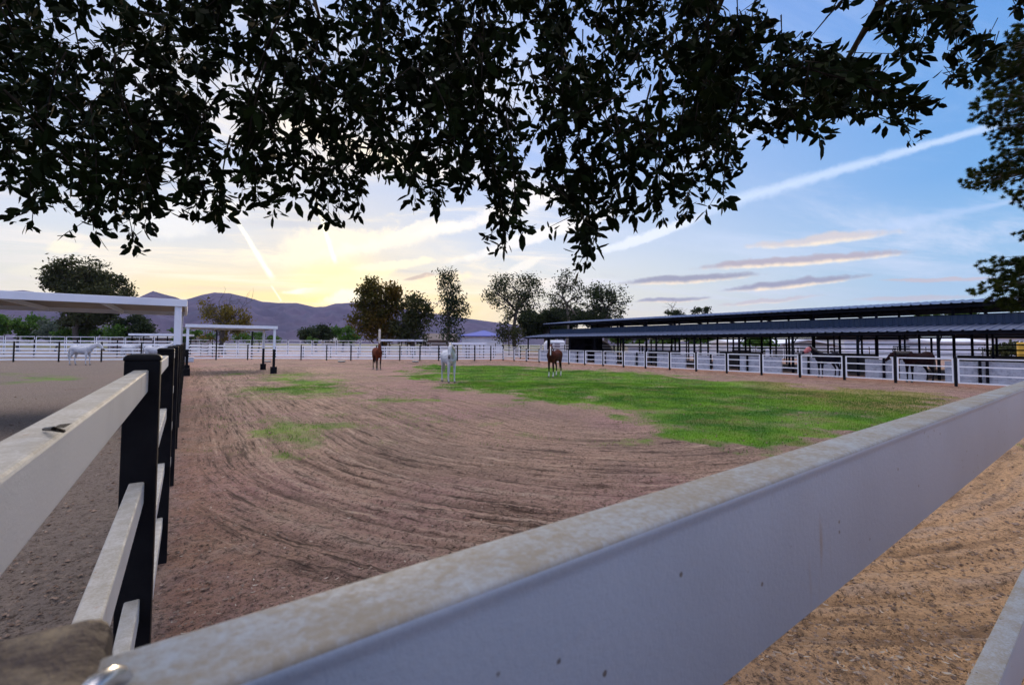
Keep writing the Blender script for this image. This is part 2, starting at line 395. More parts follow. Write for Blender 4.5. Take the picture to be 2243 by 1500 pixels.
me = bpy.data.meshes.new('ground'); me.vertices.add(len(V)); me.vertices.foreach_set('co', V.ravel())
me.loops.add(Fq.size); me.loops.foreach_set('vertex_index', Fq.ravel()); me.polygons.add(len(Fq))
me.polygons.foreach_set('loop_start', np.arange(0, Fq.size, 4, dtype=np.int32)); me.polygons.foreach_set('use_smooth', np.ones(len(Fq), bool)); me.update(calc_edges=True)
def attr(nm, a):
    at = me.attributes.new(nm, 'FLOAT', 'POINT'); at.data.foreach_set('value', np.asarray(a, dtype=np.float32).ravel())
attr('grass', g); attr('hoof', np.clip((hp - .62) * 4, 0, 1))
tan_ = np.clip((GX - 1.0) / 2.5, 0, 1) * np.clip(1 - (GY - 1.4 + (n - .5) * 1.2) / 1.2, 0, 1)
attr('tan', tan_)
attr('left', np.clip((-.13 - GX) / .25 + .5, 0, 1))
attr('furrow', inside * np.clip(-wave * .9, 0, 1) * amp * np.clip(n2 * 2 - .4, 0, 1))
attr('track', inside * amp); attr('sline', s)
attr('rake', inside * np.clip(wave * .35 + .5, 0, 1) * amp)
dry = np.clip(poly_sd(GX, GY, gp([(1650, 830), (2200, 850), (2250, 905), (1900, 900), (1720, 870)])) / 2 + .6, 0, 1); attr('dry', dry)
edge = np.clip(1 - (28.8 - GX) / 3.2, 0, 1) * (GX < 32) * (GX > 20)
attr('red', np.maximum(edge, np.clip(1 - np.abs(GX + .1) / 1.3, 0, 1) * .7 * (GX > -.3)))
M_G, nt, b = new_mat('ground_dirt')
geo = nt.nodes.new('ShaderNodeNewGeometry'); P = geo.outputs['Position']
def A(nm): 
    a = nt.nodes.new('ShaderNodeAttribute'); a.attribute_name = nm; return E(nt, a.outputs['Fac'])
nb = noise(nt, P, .45, 5, .6); nm_ = noise(nt, P, 2.6, 6, .7); nf = noise(nt, P, 26, 5, .7); nff = noise(nt, P, 110, 3, .7)
c = mixc(nt, (.40, .26, .19), (.28, .19, .145), nb.sm(.35, .65))
c = mixc(nt, c, (.42, .235, .22), noise(nt, P, .22, 3, .5).sm(.45, .65) * .6)
c = mixc(nt, c, (.36, .275, .20), nm_.sm(.5, .75) * .55)
c = mixc(nt, c, (.30, .13, .075), A('red') * nm_.sm(.35, .6) * .8)
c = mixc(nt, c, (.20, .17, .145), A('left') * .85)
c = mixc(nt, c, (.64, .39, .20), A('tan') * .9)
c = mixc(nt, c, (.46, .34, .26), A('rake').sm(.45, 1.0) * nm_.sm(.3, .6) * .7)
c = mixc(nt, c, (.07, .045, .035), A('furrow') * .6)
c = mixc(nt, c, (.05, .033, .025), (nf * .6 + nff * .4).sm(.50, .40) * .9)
nc = noise(nt, P, 9, 6, .75)
c = mixc(nt, c, (.08, .055, .04), nc.sm(.48, .36) * .55)
c = mixc(nt, c, (.38, .29, .22), nc.sm(.56, .68) * .5)
c = mixc(nt, c, (.42, .34, .26), nff.sm(.60, .72) * .5)
vo = nt.nodes.new('ShaderNodeTexVoronoi'); vo.inputs['Scale'].default_value = 16; nt.links.new(P, vo.inputs['Vector'])
sc3 = nt.nodes.new('ShaderNodeSeparateColor'); nt.links.new(vo.outputs['Color'], sc3.inputs[0])
c = mixc(nt, c, (.6, .56, .5), E(nt, vo.outputs['Distance']).sm(.14, .08) * E(nt, sc3.outputs[0]).sm(.90, .92) * .8)
gc = mixc(nt, (.045, .14, .014), (.14, .29, .018), noise(nt, P, .55, 5, .65).sm(.35, .65))
gc = mixc(nt, gc, (.19, .24, .04), nm_.sm(.45, .75) * .55)
gc = mixc(nt, gc, (.03, .07, .015), nf.sm(.5, .35) * .6)
gc = mixc(nt, gc, (.20, .17, .07), noise(nt, P, .9, 6, .7).sm(.48, .66) * .75)
gc = mixc(nt, gc, (.26, .20, .075), A('dry') * nm_.sm(.3, .6, .5, 1.0))
gm = (A('grass') + (nm_ - .5) * .9 + (nf - .5) * .7) 
c = mixc(nt, c, gc, gm.sm(.22, .80) * A('grass').sm(.02, .3))
spx = nt.nodes.new('ShaderNodeSeparateXYZ'); nt.links.new(P, spx.inputs[0])
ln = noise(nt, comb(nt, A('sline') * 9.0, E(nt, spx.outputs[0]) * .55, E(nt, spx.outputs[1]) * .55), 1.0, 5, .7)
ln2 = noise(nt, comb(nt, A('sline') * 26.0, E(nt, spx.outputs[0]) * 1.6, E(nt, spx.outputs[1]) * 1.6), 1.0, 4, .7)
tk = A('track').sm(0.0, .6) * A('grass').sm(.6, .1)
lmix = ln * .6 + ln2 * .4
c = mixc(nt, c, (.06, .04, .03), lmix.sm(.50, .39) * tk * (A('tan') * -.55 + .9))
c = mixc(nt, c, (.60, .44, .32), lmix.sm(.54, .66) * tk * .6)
c = mixc(nt, c, (.13, .085, .065), A('hoof') * .6)  # darkening in the hoof dents adds painted shade to the hollows
# far farmland beyond the yards
far = E(nt, nt.nodes.new('ShaderNodeCameraData').outputs[1]) if False else dot(nt, P, (fh.x, fh.y, 0))
c = mixc(nt, c, mixc(nt, (.16, .14, .09), (.07, .085, .04), noise(nt, P, .02, 4, .6).sm(.4, .6)), far.sm(70, 140))
nt.links.new(c, b.inputs['Base Color']); b.inputs['Roughness'].default_value = .95; b.inputs['Specular IOR Level'].default_value = .15
bn = nt.nodes.new('ShaderNodeBump'); bn.inputs['Strength'].default_value = 1.0; bn.inputs['Distance'].default_value = .07
nt.links.new((nf * .6 + nff * .25 + nc * .5 + lmix * tk * 1.2).s, bn.inputs['Height']); nt.links.new(bn.outputs[0], b.inputs['Normal'])
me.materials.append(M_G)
tag(link('ground', me), kind='structure')

# short grass blades on the green part
def blades(count, r0, r1, hmin, hmax, thr, seed):
    r = np.random.default_rng(seed); az = math.atan2(fh.x, fh.y)
    out = []; got = 0
    while got < count:
        m = 60000; rad = np.sqrt(r.uniform(r0 ** 2, r1 ** 2, m)); th = r.uniform(R_(-40), R_(52), m) + az
        X = rad * np.sin(th); Y = rad * np.cos(th); g, _, _, _ = ground_fields(X, Y)
        k = (g > thr) & (r.random(m) < g ** 2 * .95) & (X < 28.5) & (X > 0); out.append(np.stack([X[k], Y[k]], -1)); got += k.sum()
    P2 = np.concatenate(out)[:count]; n = len(P2); hh = r.uniform(hmin, hmax, n) * (1 + np.hypot(P2[:, 0], P2[:, 1]) * .02); a = r.uniform(0, 6.28, n); wd = hh * .16
    V = np.zeros((n, 3, 3)); lean = r.normal(0, .35, (n, 2)) * hh[:, None]
    V[:, 0, 0] = P2[:, 0] - np.cos(a) * wd; V[:, 0, 1] = P2[:, 1] - np.sin(a) * wd
    V[:, 1, 0] = P2[:, 0] + np.cos(a) * wd; V[:, 1, 1] = P2[:, 1] + np.sin(a) * wd
    V[:, 2, :2] = P2 + lean; V[:, 2, 2] = hh; V[:, :2, 2] = -.01; V[:, :, 2] += ((fbm(P2[:, 0] * .5, P2[:, 1] * .5, 3, 77) - .5) * .05)[:, None]
    return V.reshape(-1, 3)
M_BL, nt, b = new_mat('grass_blades'); gg = nt.nodes.new('ShaderNodeNewGeometry'); GP = gg.outputs['Position']
c = mixc(nt, (.045, .14, .014), (.14, .29, .02), noise(nt, GP, .55, 5, .65).sm(.35, .65))
c = mixc(nt, c, (.24, .20, .07), noise(nt, GP, .9, 6, .7).sm(.50, .68) * .8)
c = mixc(nt, c, (.20, .26, .04), noise(nt, GP, 2.6, 6, .7).sm(.5, .7) * .5)
c = mixc(nt, c, (.25, .20, .08), dot(nt, GP, (1, 0, 0)).sm(16, 27) * dot(nt, GP, (0, 1, 0)).sm(26, 8) * .75)
nt.links.new(c, b.inputs['Base Color']); b.inputs['Roughness'].default_value = .8; b.inputs['Specular IOR Level'].default_value = .1
tag(link('grass', npmesh('grass', np.concatenate([blades(110000, 6, 22, .018, .038, .15, 3), blades(70000, 20, 44, .022, .036, .15, 4)]), 3, M_BL)), kind='stuff',
    label='short green grass across the middle of the paddock', cat='grass')
# dead leaves and bits of straw strewn on the near dirt
def litter(cnt, gen, L0, L1, seed):
    r = np.random.default_rng(seed); P2 = gen(r, cnt); n = len(P2); L = r.uniform(L0, L1, n); a = r.uniform(0, 6.28, n); W_ = L * r.uniform(.16, .30, n)
    d = np.stack([np.cos(a), np.sin(a)], -1); q = np.stack([-d[:, 1], d[:, 0]], -1); V = np.zeros((n, 6, 3)); tl = r.normal(0, .35, n)
    prof = [(-.5, 0, .2), (-.2, -.5, 0), (.25, -.45, .02), (.5, 0, .3), (.25, .45, .12), (-.2, .5, .12)]
    for i, (u, v, z) in enumerate(prof):
        V[:, i, :2] = P2 + d * (u * L)[:, None] + q * (v * W_)[:, None]; V[:, i, 2] = .022 + z * L * .6 + tl * v * W_ + r.uniform(-.004, .02, n) * 0
    V[:, :, 2] += r.uniform(-.004, .010, n)[:, None]
    return V.reshape(-1, 3)
def gen_near(r, n): 
    p = np.array([G(r.uniform(360, 2243), r.uniform(880, 1500))[:2] for _ in range(n)]); return p
def gen_br(r, n): 
    return np.array([G(min(2400, 1950 + r.normal(0, 260)), min(1700, 1470 + abs(r.normal(0, 60)) - 40))[:2] for _ in range(n)])
M_LIT = leafmat('dead_leaf', (.20, .12, .08), (.52, .46, .38), 8, .1, .8)
tag(link('fallen_leaves', npmesh('fallen_leaves', np.concatenate([litter(1300, gen_near, .012, .045, 5), litter(150, gen_br, .02, .05, 6)]), 6, M_LIT)), kind='stuff',
    label='dry fallen leaves and straw bits strewn over the dirt', cat='leaf litter')

def clods(cnt, seed):
    r = np.random.default_rng(seed); V = []
    oc = np.array([(1, 0, 0), (0, 1, 0), (-1, 0, 0), (0, -1, 0), (0, 0, 1), (0, 0, -1)], float); fc = [(0, 1, 4), (1, 2, 4), (2, 3, 4), (3, 0, 4), (1, 0, 5), (2, 1, 5), (3, 2, 5), (0, 3, 5)]
    for _ in range(cnt):
        p = G(r.uniform(-50, 2243), 800 + 700 * r.random() ** .8); dd = math.hypot(p.x, p.y)
        if dd > 26: continue
        p = np.array((p.x, p.y, .012)); v = oc * r.uniform(.6, 1.3, (6, 3)) * (r.uniform(.004, .013) * (1 + dd * .08)) * np.array([1.3, 1, .7]); a_ = r.uniform(0, 6.28); R2 = np.array([[math.cos(a_), -math.sin(a_), 0], [math.sin(a_), math.cos(a_), 0], [0, 0, 1]]); v = v @ R2.T + p
        for f in fc: V += [v[f[0]], v[f[1]], v[f[2]]]
    return np.array(V)
tag(link('dirt_clods', npmesh('dirt_clods', clods(4200, 12), 3, leafmat('clod', (.10, .065, .048), (.34, .25, .19), 5, 0, .95, .05))), kind='stuff',
    label='small crumbled dirt clods and pebbles scattered over the footing', cat='dirt clods')

# ------------------------------------------------------------------ mountains
RIDGE = [(-900, 690), (-500, 650), (-150, 640), (0, 637), (50, 635), (110, 644), (140, 648), (180, 655), (230, 660), (290, 658), (310, 648), (335, 637), (360, 644), (385, 650), (400, 657), (420, 652), (440, 646), (470, 640), (505, 642), (540, 650), (575, 660), (610, 663), (650, 663), (690, 672), (712, 671), (735, 664), (760, 663), (800, 662), (840, 662), (900, 680), (950, 686), (1000, 694), (1030, 698), (1060, 702), (1090, 706), (1150, 714), (1230, 722), (1330, 736), (1500, 748), (1900, 752), (2600, 752)]
az0 = math.atan2(fh.x, fh.y); pa = []; pe = []
for (x, y) in RIDGE:
    d = ray(x, y); pa.append(math.atan2(d.x, d.y) - az0); pe.append(d.z / math.hypot(d.x, d.y))
th = np.linspace(pa[0], pa[-1], 900); rad = np.concatenate([np.linspace(2300, 4000, 60), np.linspace(4050, 5600, 14)])
TH, RD = np.meshgrid(th, rad, indexing='ij'); el = np.interp(TH, pa, pe)
X = RD * np.sin(TH + az0); Y = RD * np.cos(TH + az0)
prof = np.where(RD <= 4000, np.clip((RD - 2300) / 1700, 0, 1) ** 1.55, np.clip(1 - (RD - 4000) / 1600, 0, 1))
ridg = 1 - np.abs(fbm(X * .0045, Y * .0045, 5, 50) - .5) * 7
H = el * 4000 * (prof * (1 + (1 - prof) * .55 * ridg) + 0) + fbm(X * .012, Y * .012, 3, 51) * 14 * np.clip(prof * 3, 0, 1)
H = np.where(RD <= 4000, np.minimum(H, el * RD + HC + 4 * (fbm(X * .02, Y * .02, 3, 8) - .5)), H) - 2
nth, nrd = TH.shape; Vm = np.stack([X, Y, H], -1).reshape(-1, 3)
ii, jj = np.meshgrid(np.arange(nth - 1), np.arange(nrd - 1), indexing='ij')
Fm = np.stack([ii * nrd + jj, (ii + 1) * nrd + jj, (ii + 1) * nrd + jj + 1, ii * nrd + jj + 1], -1).reshape(-1, 4)[:, ::-1]
me = bpy.data.meshes.new('mountains'); me.from_pydata(Vm.tolist(), [], Fm.tolist()); me.polygons.foreach_set('use_smooth', [True] * len(me.polygons)); me.update()
me.materials.append(mat('mountain_rock', (.060, .040, .062), (.030, .026, .042), .005, .95, bump=1.0, bscale=.012, coord='Object'))
tag(link('mountains', me), kind='structure')

# ------------------------------------------------------------------ fences
def post_mesh(wd, h, cap=.012):
    m = MB(); hw = wd / 2; m.box(-hw, hw, -hw, hw, -.1, h - wd * .22)
    r = [[(-hw * k, -hw * k, z), (hw * k, -hw * k, z), (hw * k, hw * k, z), (-hw * k, hw * k, z)] for k, z in ((1.06, h - wd * .24), (1.06, h - wd * .12), (.92, h - wd * .03), (.6, h))]
    m.rings(r); return m.mesh('post', M_BLACK)
def rail_between(parent, a, b, wd, ht, m=M_WHITE, name='rail', bevel=0):
    return MB().beam(a, b, wd, ht).build(name, m, parent, bevel=bevel)
# 1. the near dividing fence running away from the corner
f1 = empty('rail_fence', (-.14, 2.36, 0)); tag(f1, 'four rail white fence with thick black posts running away on the left', 'fence')
pm = post_mesh(.112, 1.752); mo = None
T = [2.36 + 2.44 * i for i in range(17)]
for i, t in enumerate(T):
    o = link('post', pm, f1, (0, t - 2.36, 0))
    if i < 3:
        mm = o.modifiers.new('b', 'BEVEL'); mm.width = .006; mm.segments = 3; mm.limit_method = 'ANGLE'
ZR = [1.69, 1.256, .81, .37]
for i in range(len(T)):
    t0 = .25 if i == 0 else T[i - 1] + .05; t1 = T[i] - .05
    for z in ZR:
        lo = .0
        o = MB().box(-.028 , .020, t0 - 2.36, t1 - 2.36, z - .088, z).build('rail', M_RAIL, f1, bevel=.006 if i < 3 else 0)
# 2. the front fence that the camera looks over
a = R_(53.66); dr = rt * math.sin(a) + fh * math.cos(a); nr_ = -rt * math.cos(a) + fh * math.sin(a)
org = nr_ * .1985
f2 = empty('front_fence', tuple((org + dr * -.05).xy) + (0,)); tag(f2, 'front fence with broad grimy white rails crossing right under the viewer', 'fence')
base2 = f2.location.copy()
def frail(zt, wd, ht, s0, s1):
    m = MB(); R3 = []
    # rounded box section swept along the rail, with a very slight bow
    nseg = 24
    prof = []; r = .007
    half = [(wd / 2 - .004, -ht / 2 + .003), (wd / 2 - .004, ht / 2 - .015), (wd / 2 - .003, ht / 2 - .010), (wd / 2 - .0005, ht / 2 - .0065), (wd / 2 - .0003, ht / 2 - .003), (wd / 2 - .0015, ht / 2 - .0008), (wd / 2 - .004, ht / 2)]
    prof = [(wd / 2 - .007, -ht / 2)] + half + [(-x, y) for x, y in half[::-1]] + [(-wd / 2 + .007, -ht / 2)]
    for i in range(nseg + 1):
        s = s0 + (s1 - s0) * (i / nseg); c0 = org + dr * s - base2
        R3.append([c0 + nr_ * p + Vector((0, 0, zt - ht / 2 + q)) for p, q in prof])
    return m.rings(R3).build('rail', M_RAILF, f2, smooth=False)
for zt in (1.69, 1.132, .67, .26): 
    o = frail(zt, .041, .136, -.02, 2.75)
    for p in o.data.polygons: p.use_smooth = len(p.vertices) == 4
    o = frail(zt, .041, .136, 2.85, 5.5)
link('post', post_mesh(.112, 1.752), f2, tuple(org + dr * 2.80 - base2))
link('post', post_mesh(.112, 1.752), f2, tuple(org + dr * 5.55 - base2))
cp = empty('corner_post', (-.09, .17, 0)); tag(cp, 'black corner post with a flat weathered brown top at bottom left', 'post')
MB().box(-.072, .066, -.072, .072, -.1, 1.655).build('shaft', M_BLACK, cp, bevel=.006)
MB().box(-.076, .070, -.076, .076, 1.656, 1.694).build('post_top', M_CAPW, cp, bevel=.008)
mb = MB(); mb.tube([(.070 + .006 * math.cos(q), .020 + .010 * math.cos(q), 1.686 + .009 * math.sin(q)) for q in np.linspace(-.3, 3.4, 9)], .0035, 8)
mb.build('metal_loop', M_STEEL, cp, smooth=True)
# small twig caught on the rail
tw = empty('twig', tuple(G(115, 938, 1.692))); tag(tw, 'small dark twig lying on the top rail left of the nearest post', 'twig')
e_ = [G(96, 940, 1.693), G(118, 939, 1.700), G(140, 944, 1.694)]
e_ = [p - tw.location for p in e_]
MB().tube(e_, [.002, .003, .002], 5).build('stem', mat('twig_dark', (.02, .015, .01)), tw)
MB().add([e_[1] + Vector(v) for v in ((0, 0, .002), (.004, .006, .004), (.014, .010, .004), (.008, .001, .0))], [(0, 1, 2, 3)]).build('leaf', mat('twig_leaf', (.04, .03, .02)), tw)

# 3. right fence of framed panels
def panel_mesh(L, h=1.28, z0=.14, verticals=0, tb=.055, bars=2):
    m = MB(); hw = L / 2
    m.box(-hw, hw, -.025, .025, h - tb, h); m.box(-hw, hw, -.025, .025, z0, z0 + tb)
    m.box(-hw, -hw + tb, -.024, .024, z0 + tb, h - tb); m.box(hw - tb, hw, -.024, .024, z0 + tb, h - tb)
    for i in range(bars):
        z = z0 + (h - z0) * (i + 1) / (bars + 1); m.box(-hw + tb, hw - tb, -.02, .02, z - tb / 2, z + tb / 2)
    for i in range(verticals):
        x = -hw + L * (i + 1) / (verticals + 1); m.box(x - .02, x + .02, -.028, -.021, z0 + tb, h - tb)
    return m.mesh('panel', M_WHITE)
RT = [N1(x, 800, 28.8).y for x in (2262, 2093, 1961, 1849, 1752, 1668, 1592, 1525, 1467, 1414, 1366, 1321, 1281, 1246, 1213, 1181, 1153, 1126, 1102)]
f3 = empty('panel_fence', (28.8, RT[0], 0)); tag(f3, 'white framed panel fence with black posts along the right side', 'fence')
pm3 = post_mesh(.10, 1.36)
RTx = [RT[0] - 2.2 * 3, RT[0] - 4.4, RT[0] - 2.2] + RT
for t in RTx: link('post', pm3, f3, (0, t - RT[0], 0))
for t0, t1 in zip(RTx[:-1], RTx[1:]):
    L = t1 - t0 - .14
    link('panel', panel_mesh(L, verticals=0), f3, (0, (t0 + t1) / 2 - RT[0], 0), math.pi / 2)
# 4. far fences
def poly_fence(name, label, pts, zs, ph, rw=.04, rh=.09, pw=.11, mrail=M_WHITE, group=None, catg='fence', off=.0):
    o = empty(name, tuple(pts[0].xy) + (0,)); tag(o, label, catg, group); pmm = post_mesh(pw, ph)
    for p in pts: link('post', pmm, o, (p.x - pts[0].x, p.y - pts[0].y, 0))
    for p, q in zip(pts[:-1], pts[1:]):
        v = (q - p).normalized() * (pw / 2)
        for z in zs: rail_between(o, (p.x - pts[0].x + v.x, p.y - pts[0].y + v.y, z), (q.x - pts[0].x - v.x, q.y - pts[0].y - v.y, z), rw, rh, mrail)
    return o
def g_at(px, Y): return base(px, Y)
FP = [g_at(407, 46), g_at(474, 47.2), g_at(543, 47.6), g_at(602, 47.8), g_at(660, 48), g_at(716, 48), g_at(769, 47.5), g_at(825, 48), g_at(876, 48.2), g_at(920, 48.4), g_at(961, 48.6), g_at(1002, 48.8), g_at(1040, 49.2), g_at(1075, 49.8), Vector((28.8, RT[-1], 0))]
poly_fence('rail_fence', 'five rail white fence across the far end of the paddock', FP, [.22, .52, .82, 1.12, 1.45], 1.62, rh=.13)
FL = [g_at(x, Y) for x, Y in ((-170, 36), (-70, 38), (31, 40), (130, 40.5), (223, 41), (310, 43), (372, 44.5), (404, 45.6))]
poly_fence('rail_fence', 'five rail white fence behind the white horses in the left paddock', FL, [.22, .52, .82, 1.12, 1.58], 1.82, rh=.13)
FB = [g_at(x, 52 + (x - 60) * .004) for x in (-160, -40, 75, 169, 257, 335, 395)]
poly_fence('rail_fence', 'white rail fence standing behind the left paddock fence', FB, [.25, .62, 1.0, 1.38, 1.86], 2.0, rh=.10)
# white framed panels beyond
def panel_run(label, px0, px1, Y0, Y1, L, h, verts, bars=3, z0=.2):
    p = base(px0, Y0); q = base(px1, Y1); d = (q - p); tot = d.length; n = max(1, round(tot / L)); an = math.atan2(d.y, d.x)
    o = empty('panel_fence', tuple(p)); tag(o, label, 'fence'); pmm = post_mesh(.09, h + .06); st = tot / n; pmx = panel_mesh(st - .12, h, z0, verts, .07, bars)
    u = d.normalized()
    for i in range(n + 1): link('post', pmm, o, tuple(u * (st * i)))
    for i in range(n): link('panel', pmx, o, tuple(u * (st * (i + .5))), an)
    return o
panel_run('row of tall white framed panels below the bushes at far left', -60, 398, 62, 66, 3.6, 2.5, 1)
panel_run('distant white panel fence running behind the middle paddock fence', 408, 840, 66, 70, 3.6, 2.2, 1)
panel_run('distant white panel fence behind the white horse at centre', 840, 1130, 66, 72, 3.6, 1.9, 0)
panel_run('white panel fence standing behind the middle paddock rails', 604, 1140, 56, 57, 3.4, 1.45, 0, bars=4, z0=.15)
panel_run('white panel fence under the barn roof at the left end', 1135, 1345, 66, 62, 3.2, 1.75, 1)
# lane between the yards and its gate
gt = empty('gate', tuple(base(490, 51))); tag(gt, 'white metal farm gate with closely spaced bars beyond the far fence', 'gate')
p, q = base(490, 51), base(548, 51.5); d = q - p; an = math.atan2(d.y, d.x); gm_ = MB(); L = d.length
for z in np.linspace(.25, 1.65, 7): gm_.box(.05, L - .05, -.02, .02, z - .03, z + .03)
gm_.build('bars', M_WHITE, gt, rz=an)
fm = MB(); fm.box(0, .05, -.03, .03, .15, 1.75); fm.box(L - .05, L, -.03, .03, .15, 1.75); fm.box(L / 2 - .03, L / 2 + .03, -.03, -.021, .2, 1.7); fm.build('frame', M_WHITE, gt, rz=an)
poly_fence('rail_fence', 'short slanting white fence with black posts leading away to the gate', [base(456, 62), base(466, 57), base(480, 52)], [.3, .7, 1.1, 1.5], 1.7)
poly_fence('rail_fence', 'slanting white fence along the far side of the dirt lane', [base(414, 53), base(440, 60), base(470, 76)], [.3, .7, 1.1, 1.5], 1.7)

# ------------------------------------------------------------------ shelters
def shelter(label, c0, wn, wt, zt, fas, post_pts, foot=False, slope=0.0, black_foot=None):
    """flat roof from corner c0 (x,y), size wn along x and wt along y"""
    o = empty('shade_shelter', (c0[0], c0[1], 0)); tag(o, label, 'shade shelter'); x0, x1 = sorted((0, wn)); y0, y1 = sorted((0, wt))
    MB().box(x0 + .06, x1 - .06, y0 + .06, y1 - .06, zt - .05, zt - .01).build('roof_deck', M_SOFFIT, o)
    m = MB(); m.box(x0, x1, y0, y0 + .05, zt - fas, zt); m.box(x0, x1, y1 - .05, y1, zt - fas, zt); m.box(x0, x0 + .05, y0 + .05, y1 - .05, zt - fas, zt); m.box(x1 - .05, x1, y0 + .05, y1 - .05, zt - fas, zt)
    m.build('fascia', M_FASCIA, o, bevel=.006)
    for k in range(1, int((x1 - x0) / 1.3)):
        x = x0 + (x1 - x0) * k / int((x1 - x0) / 1.3); MB().box(x - .03, x + .03, y0 + .06, y1 - .06, zt - fas + .02, zt - .055).build('beam', M_FASCIA, o)
    for (x, y) in post_pts:
        pw = .065
        if black_foot:
            lo = MB().box(x - pw, x + pw, y - pw, y + pw, .4, black_foot).build('post', M_BLACK, o)
            MB().box(x - .16, x + .16, y - .16, y + .16, -.05, .4).build('footing', M_BLACK, o, bevel=.02)
            MB().box(x - pw + .003, x + pw - .003, y - pw + .003, y + pw - .003, black_foot, zt - fas).build('post', M_FASCIA, o)
        else: MB().box(x - pw, x + pw, y - pw, y + pw, -.05, zt - fas).build('post', M_FASCIA, o)
    return o
c = N1(411, 700, -.10) if False else None
yc = 10.3 * 1.2265
zfar = 2.76
# large shelter over the fence line on the left
shelter('large flat white roofed shade shelter at the left edge', (-.02, 12.6), -9.0, 4.4, 2.76, .16, [(-.16, .1), (-.16, 4.25), (-8.8, .1), (-8.8, 4.25)])
# small shelter further down the fence line
shelter('smaller white flat roofed shade shelter on four posts beside the left fence', (-.1, 30.0), 4.45, 4.9, 2.78, .17, [(.12, .12), (.12, 4.7), (4.3, .12), (4.3, 4.7)], black_foot=1.42)
def thin_roof(label, px0, px1, py, Y0, Y1, depth, slope=.0, th=.26, poles=3):
    p = D(px0, py, Y0); q = D(px1, py, Y1); z = (p.z + q.z) / 2; d = Vector((q.x - p.x, q.y - p.y, 0)); an = math.atan2(d.y, d.x); L = d.length
    o = empty('shade_shelter', (p.x, p.y, 0), an); tag(o, label, 'shade shelter')
    MB().box(0, L, 0, depth, z - th, z).build('roof', M_FASCIA, o, bevel=.02)
    for k in range(poles):
        x = .3 + (L - .6) * k / (poles - 1)
        for y in (.3, depth - .3): MB().box(x - .05, x + .05, y - .05, y + .05, -.05, z - th).build('post', M_DARK, o)
thin_roof('distant white shelter roof behind the left horses', 281, 404, 731, 58, 60, 4)
thin_roof('distant white shelter roof behind the brown horse', 832, 926, 743.5, 62, 62, 4)
thin_roof('low white shelter roof behind the white horse at centre', 990, 1066, 750.5, 55, 56, 3.5, poles=3)
for lab, px, Y, ytop in (('tall black pole left of the white gate', 474, 49, 724), ('tall black pole right of the white gate', 552, 50, 727)):
    p = base(px, Y); z = D(px, ytop, Y).z; o = empty('pole', tuple(p)); tag(o, lab, 'pole')
    MB().box(-.07, .07, -.07, .07, 0, z).build('shaft', M_BLACK, o, bevel=.01); MB().box(-.09, .09, -.09, .09, z, z + .05).build('cap', M_BLACK, o)
p = base(831, 55); z = D(831, 722, 55).z; o = empty('pole', tuple(p)); tag(o, 'pale wooden pole rising behind the brown horse', 'pole')
MB().tube([(0, 0, 0), (0, 0, z)], [.16, .13], 10).build('shaft', mat('pale_wood', (.42, .38, .34), (.3, .27, .24), 5), o, smooth=True); MB().tube([(0, 0, z), (0, 0, z + .04)], [.15, .12], 10).build('cap', M_STEEL, o)
M_TUB = mat('tub', (.40, .38, .34), (.28, .26, .23), 4, .6)
def tub(px, py, label):
    p = G(px, py); m = MB(); R3 = []
    for k in range(21):
        q = 2 * math.pi * k / 20; R3.append([(math.cos(q) * (.27 + .07 * math.cos(v)), math.sin(q) * (.27 + .07 * math.cos(v)), .10 + .08 * math.sin(v)) for v in np.linspace(0, 2 * math.pi, 9)[:-1]])
    o = empty('feed_tub', tuple(p)); tag(o, label, 'feed tub'); m.rings(R3).build('rim', M_TUB, o, smooth=True)
    MB().tube([(0, 0, .02), (0, 0, .06)], .25, 16).build('base', M_DARK, o)
tub(585, 793.5, 'pale round feed tub beside the far post of the small shelter')
tub(748, 793.5, 'pale round feed tub left of the brown horse by the fence')
tub(910, 793.5, 'pale round feed tub between the brown and white horses')
o = empty('water_trough', tuple(G(414, 793))); tag(o, 'pale grey water trough beyond the end of the left fence', 'trough')
MB().box(-.35, .35, -.25, .25, 0, .42).build('basin', mat('trough', (.5, .55, .6), (.4, .43, .5), 3), o, bevel=.04); MB().box(-.38, .38, -.28, .28, .42, .46).build('rim', M_WHITE, o)

# ------------------------------------------------------------------ barn
M_ROOF = mat('roof_metal', (.15, .18, .28), (.11, .135, .21), .7, .42, metal=.35, lo=.35, hi=.75)
M_SIDING = mat('siding_blue', (.014, .032, .075), (.022, .042, .08), 1.3, .6, stretch=(1, 1, .2))
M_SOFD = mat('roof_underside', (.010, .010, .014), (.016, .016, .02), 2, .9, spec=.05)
bt0, bt1 = -9.0, 44.0
def corr(t0, t1, N0, z0, N1_, z1, pitch=.45, rib=.055, th=.03):
    """ribbed roof sheet between (N0,z0) and (N1,z1)"""
    m = MB(); n = int((t1 - t0) / pitch); A0 = []; 
    ys = []
    for i in range(n):
        y = t0 + i * pitch; ys += [(y, 0), (y + pitch * .72, 0), (y + pitch * .78, rib), (y + pitch * .92, rib)]
    ys.append((t0 + n * pitch, 0)); vs = []; fs = []
    for (y, h) in ys: vs += [(N0, y, z0 + h), (N1_, y, z1 + h)]
    for i in range(len(ys) - 1): fs.append((2 * i, 2 * i + 1, 2 * i + 3, 2 * i + 2))
    m.add(vs, fs)
    return m
BN = [33.0, 36.5, 41.2, 45.9, 49.4]; BZ = [2.66, 3.08, 4.86, 3.08, 2.66]
barn = empty('stable_barn', (33.0, bt0, 0)); tag(barn, 'long open sided stable barn with ribbed metal roofs and blue upper wall', 'barn')
def bl(o): o.location = (-33.0, -bt0, 0); return o
bl(corr(bt0, bt1, 33.0, 2.66, 36.5, 3.08).build('lower_roof', M_ROOF, barn)); bl(corr(bt0, bt1, 49.4, 2.66, 45.9, 3.08).build('lower_roof', M_ROOF, barn))
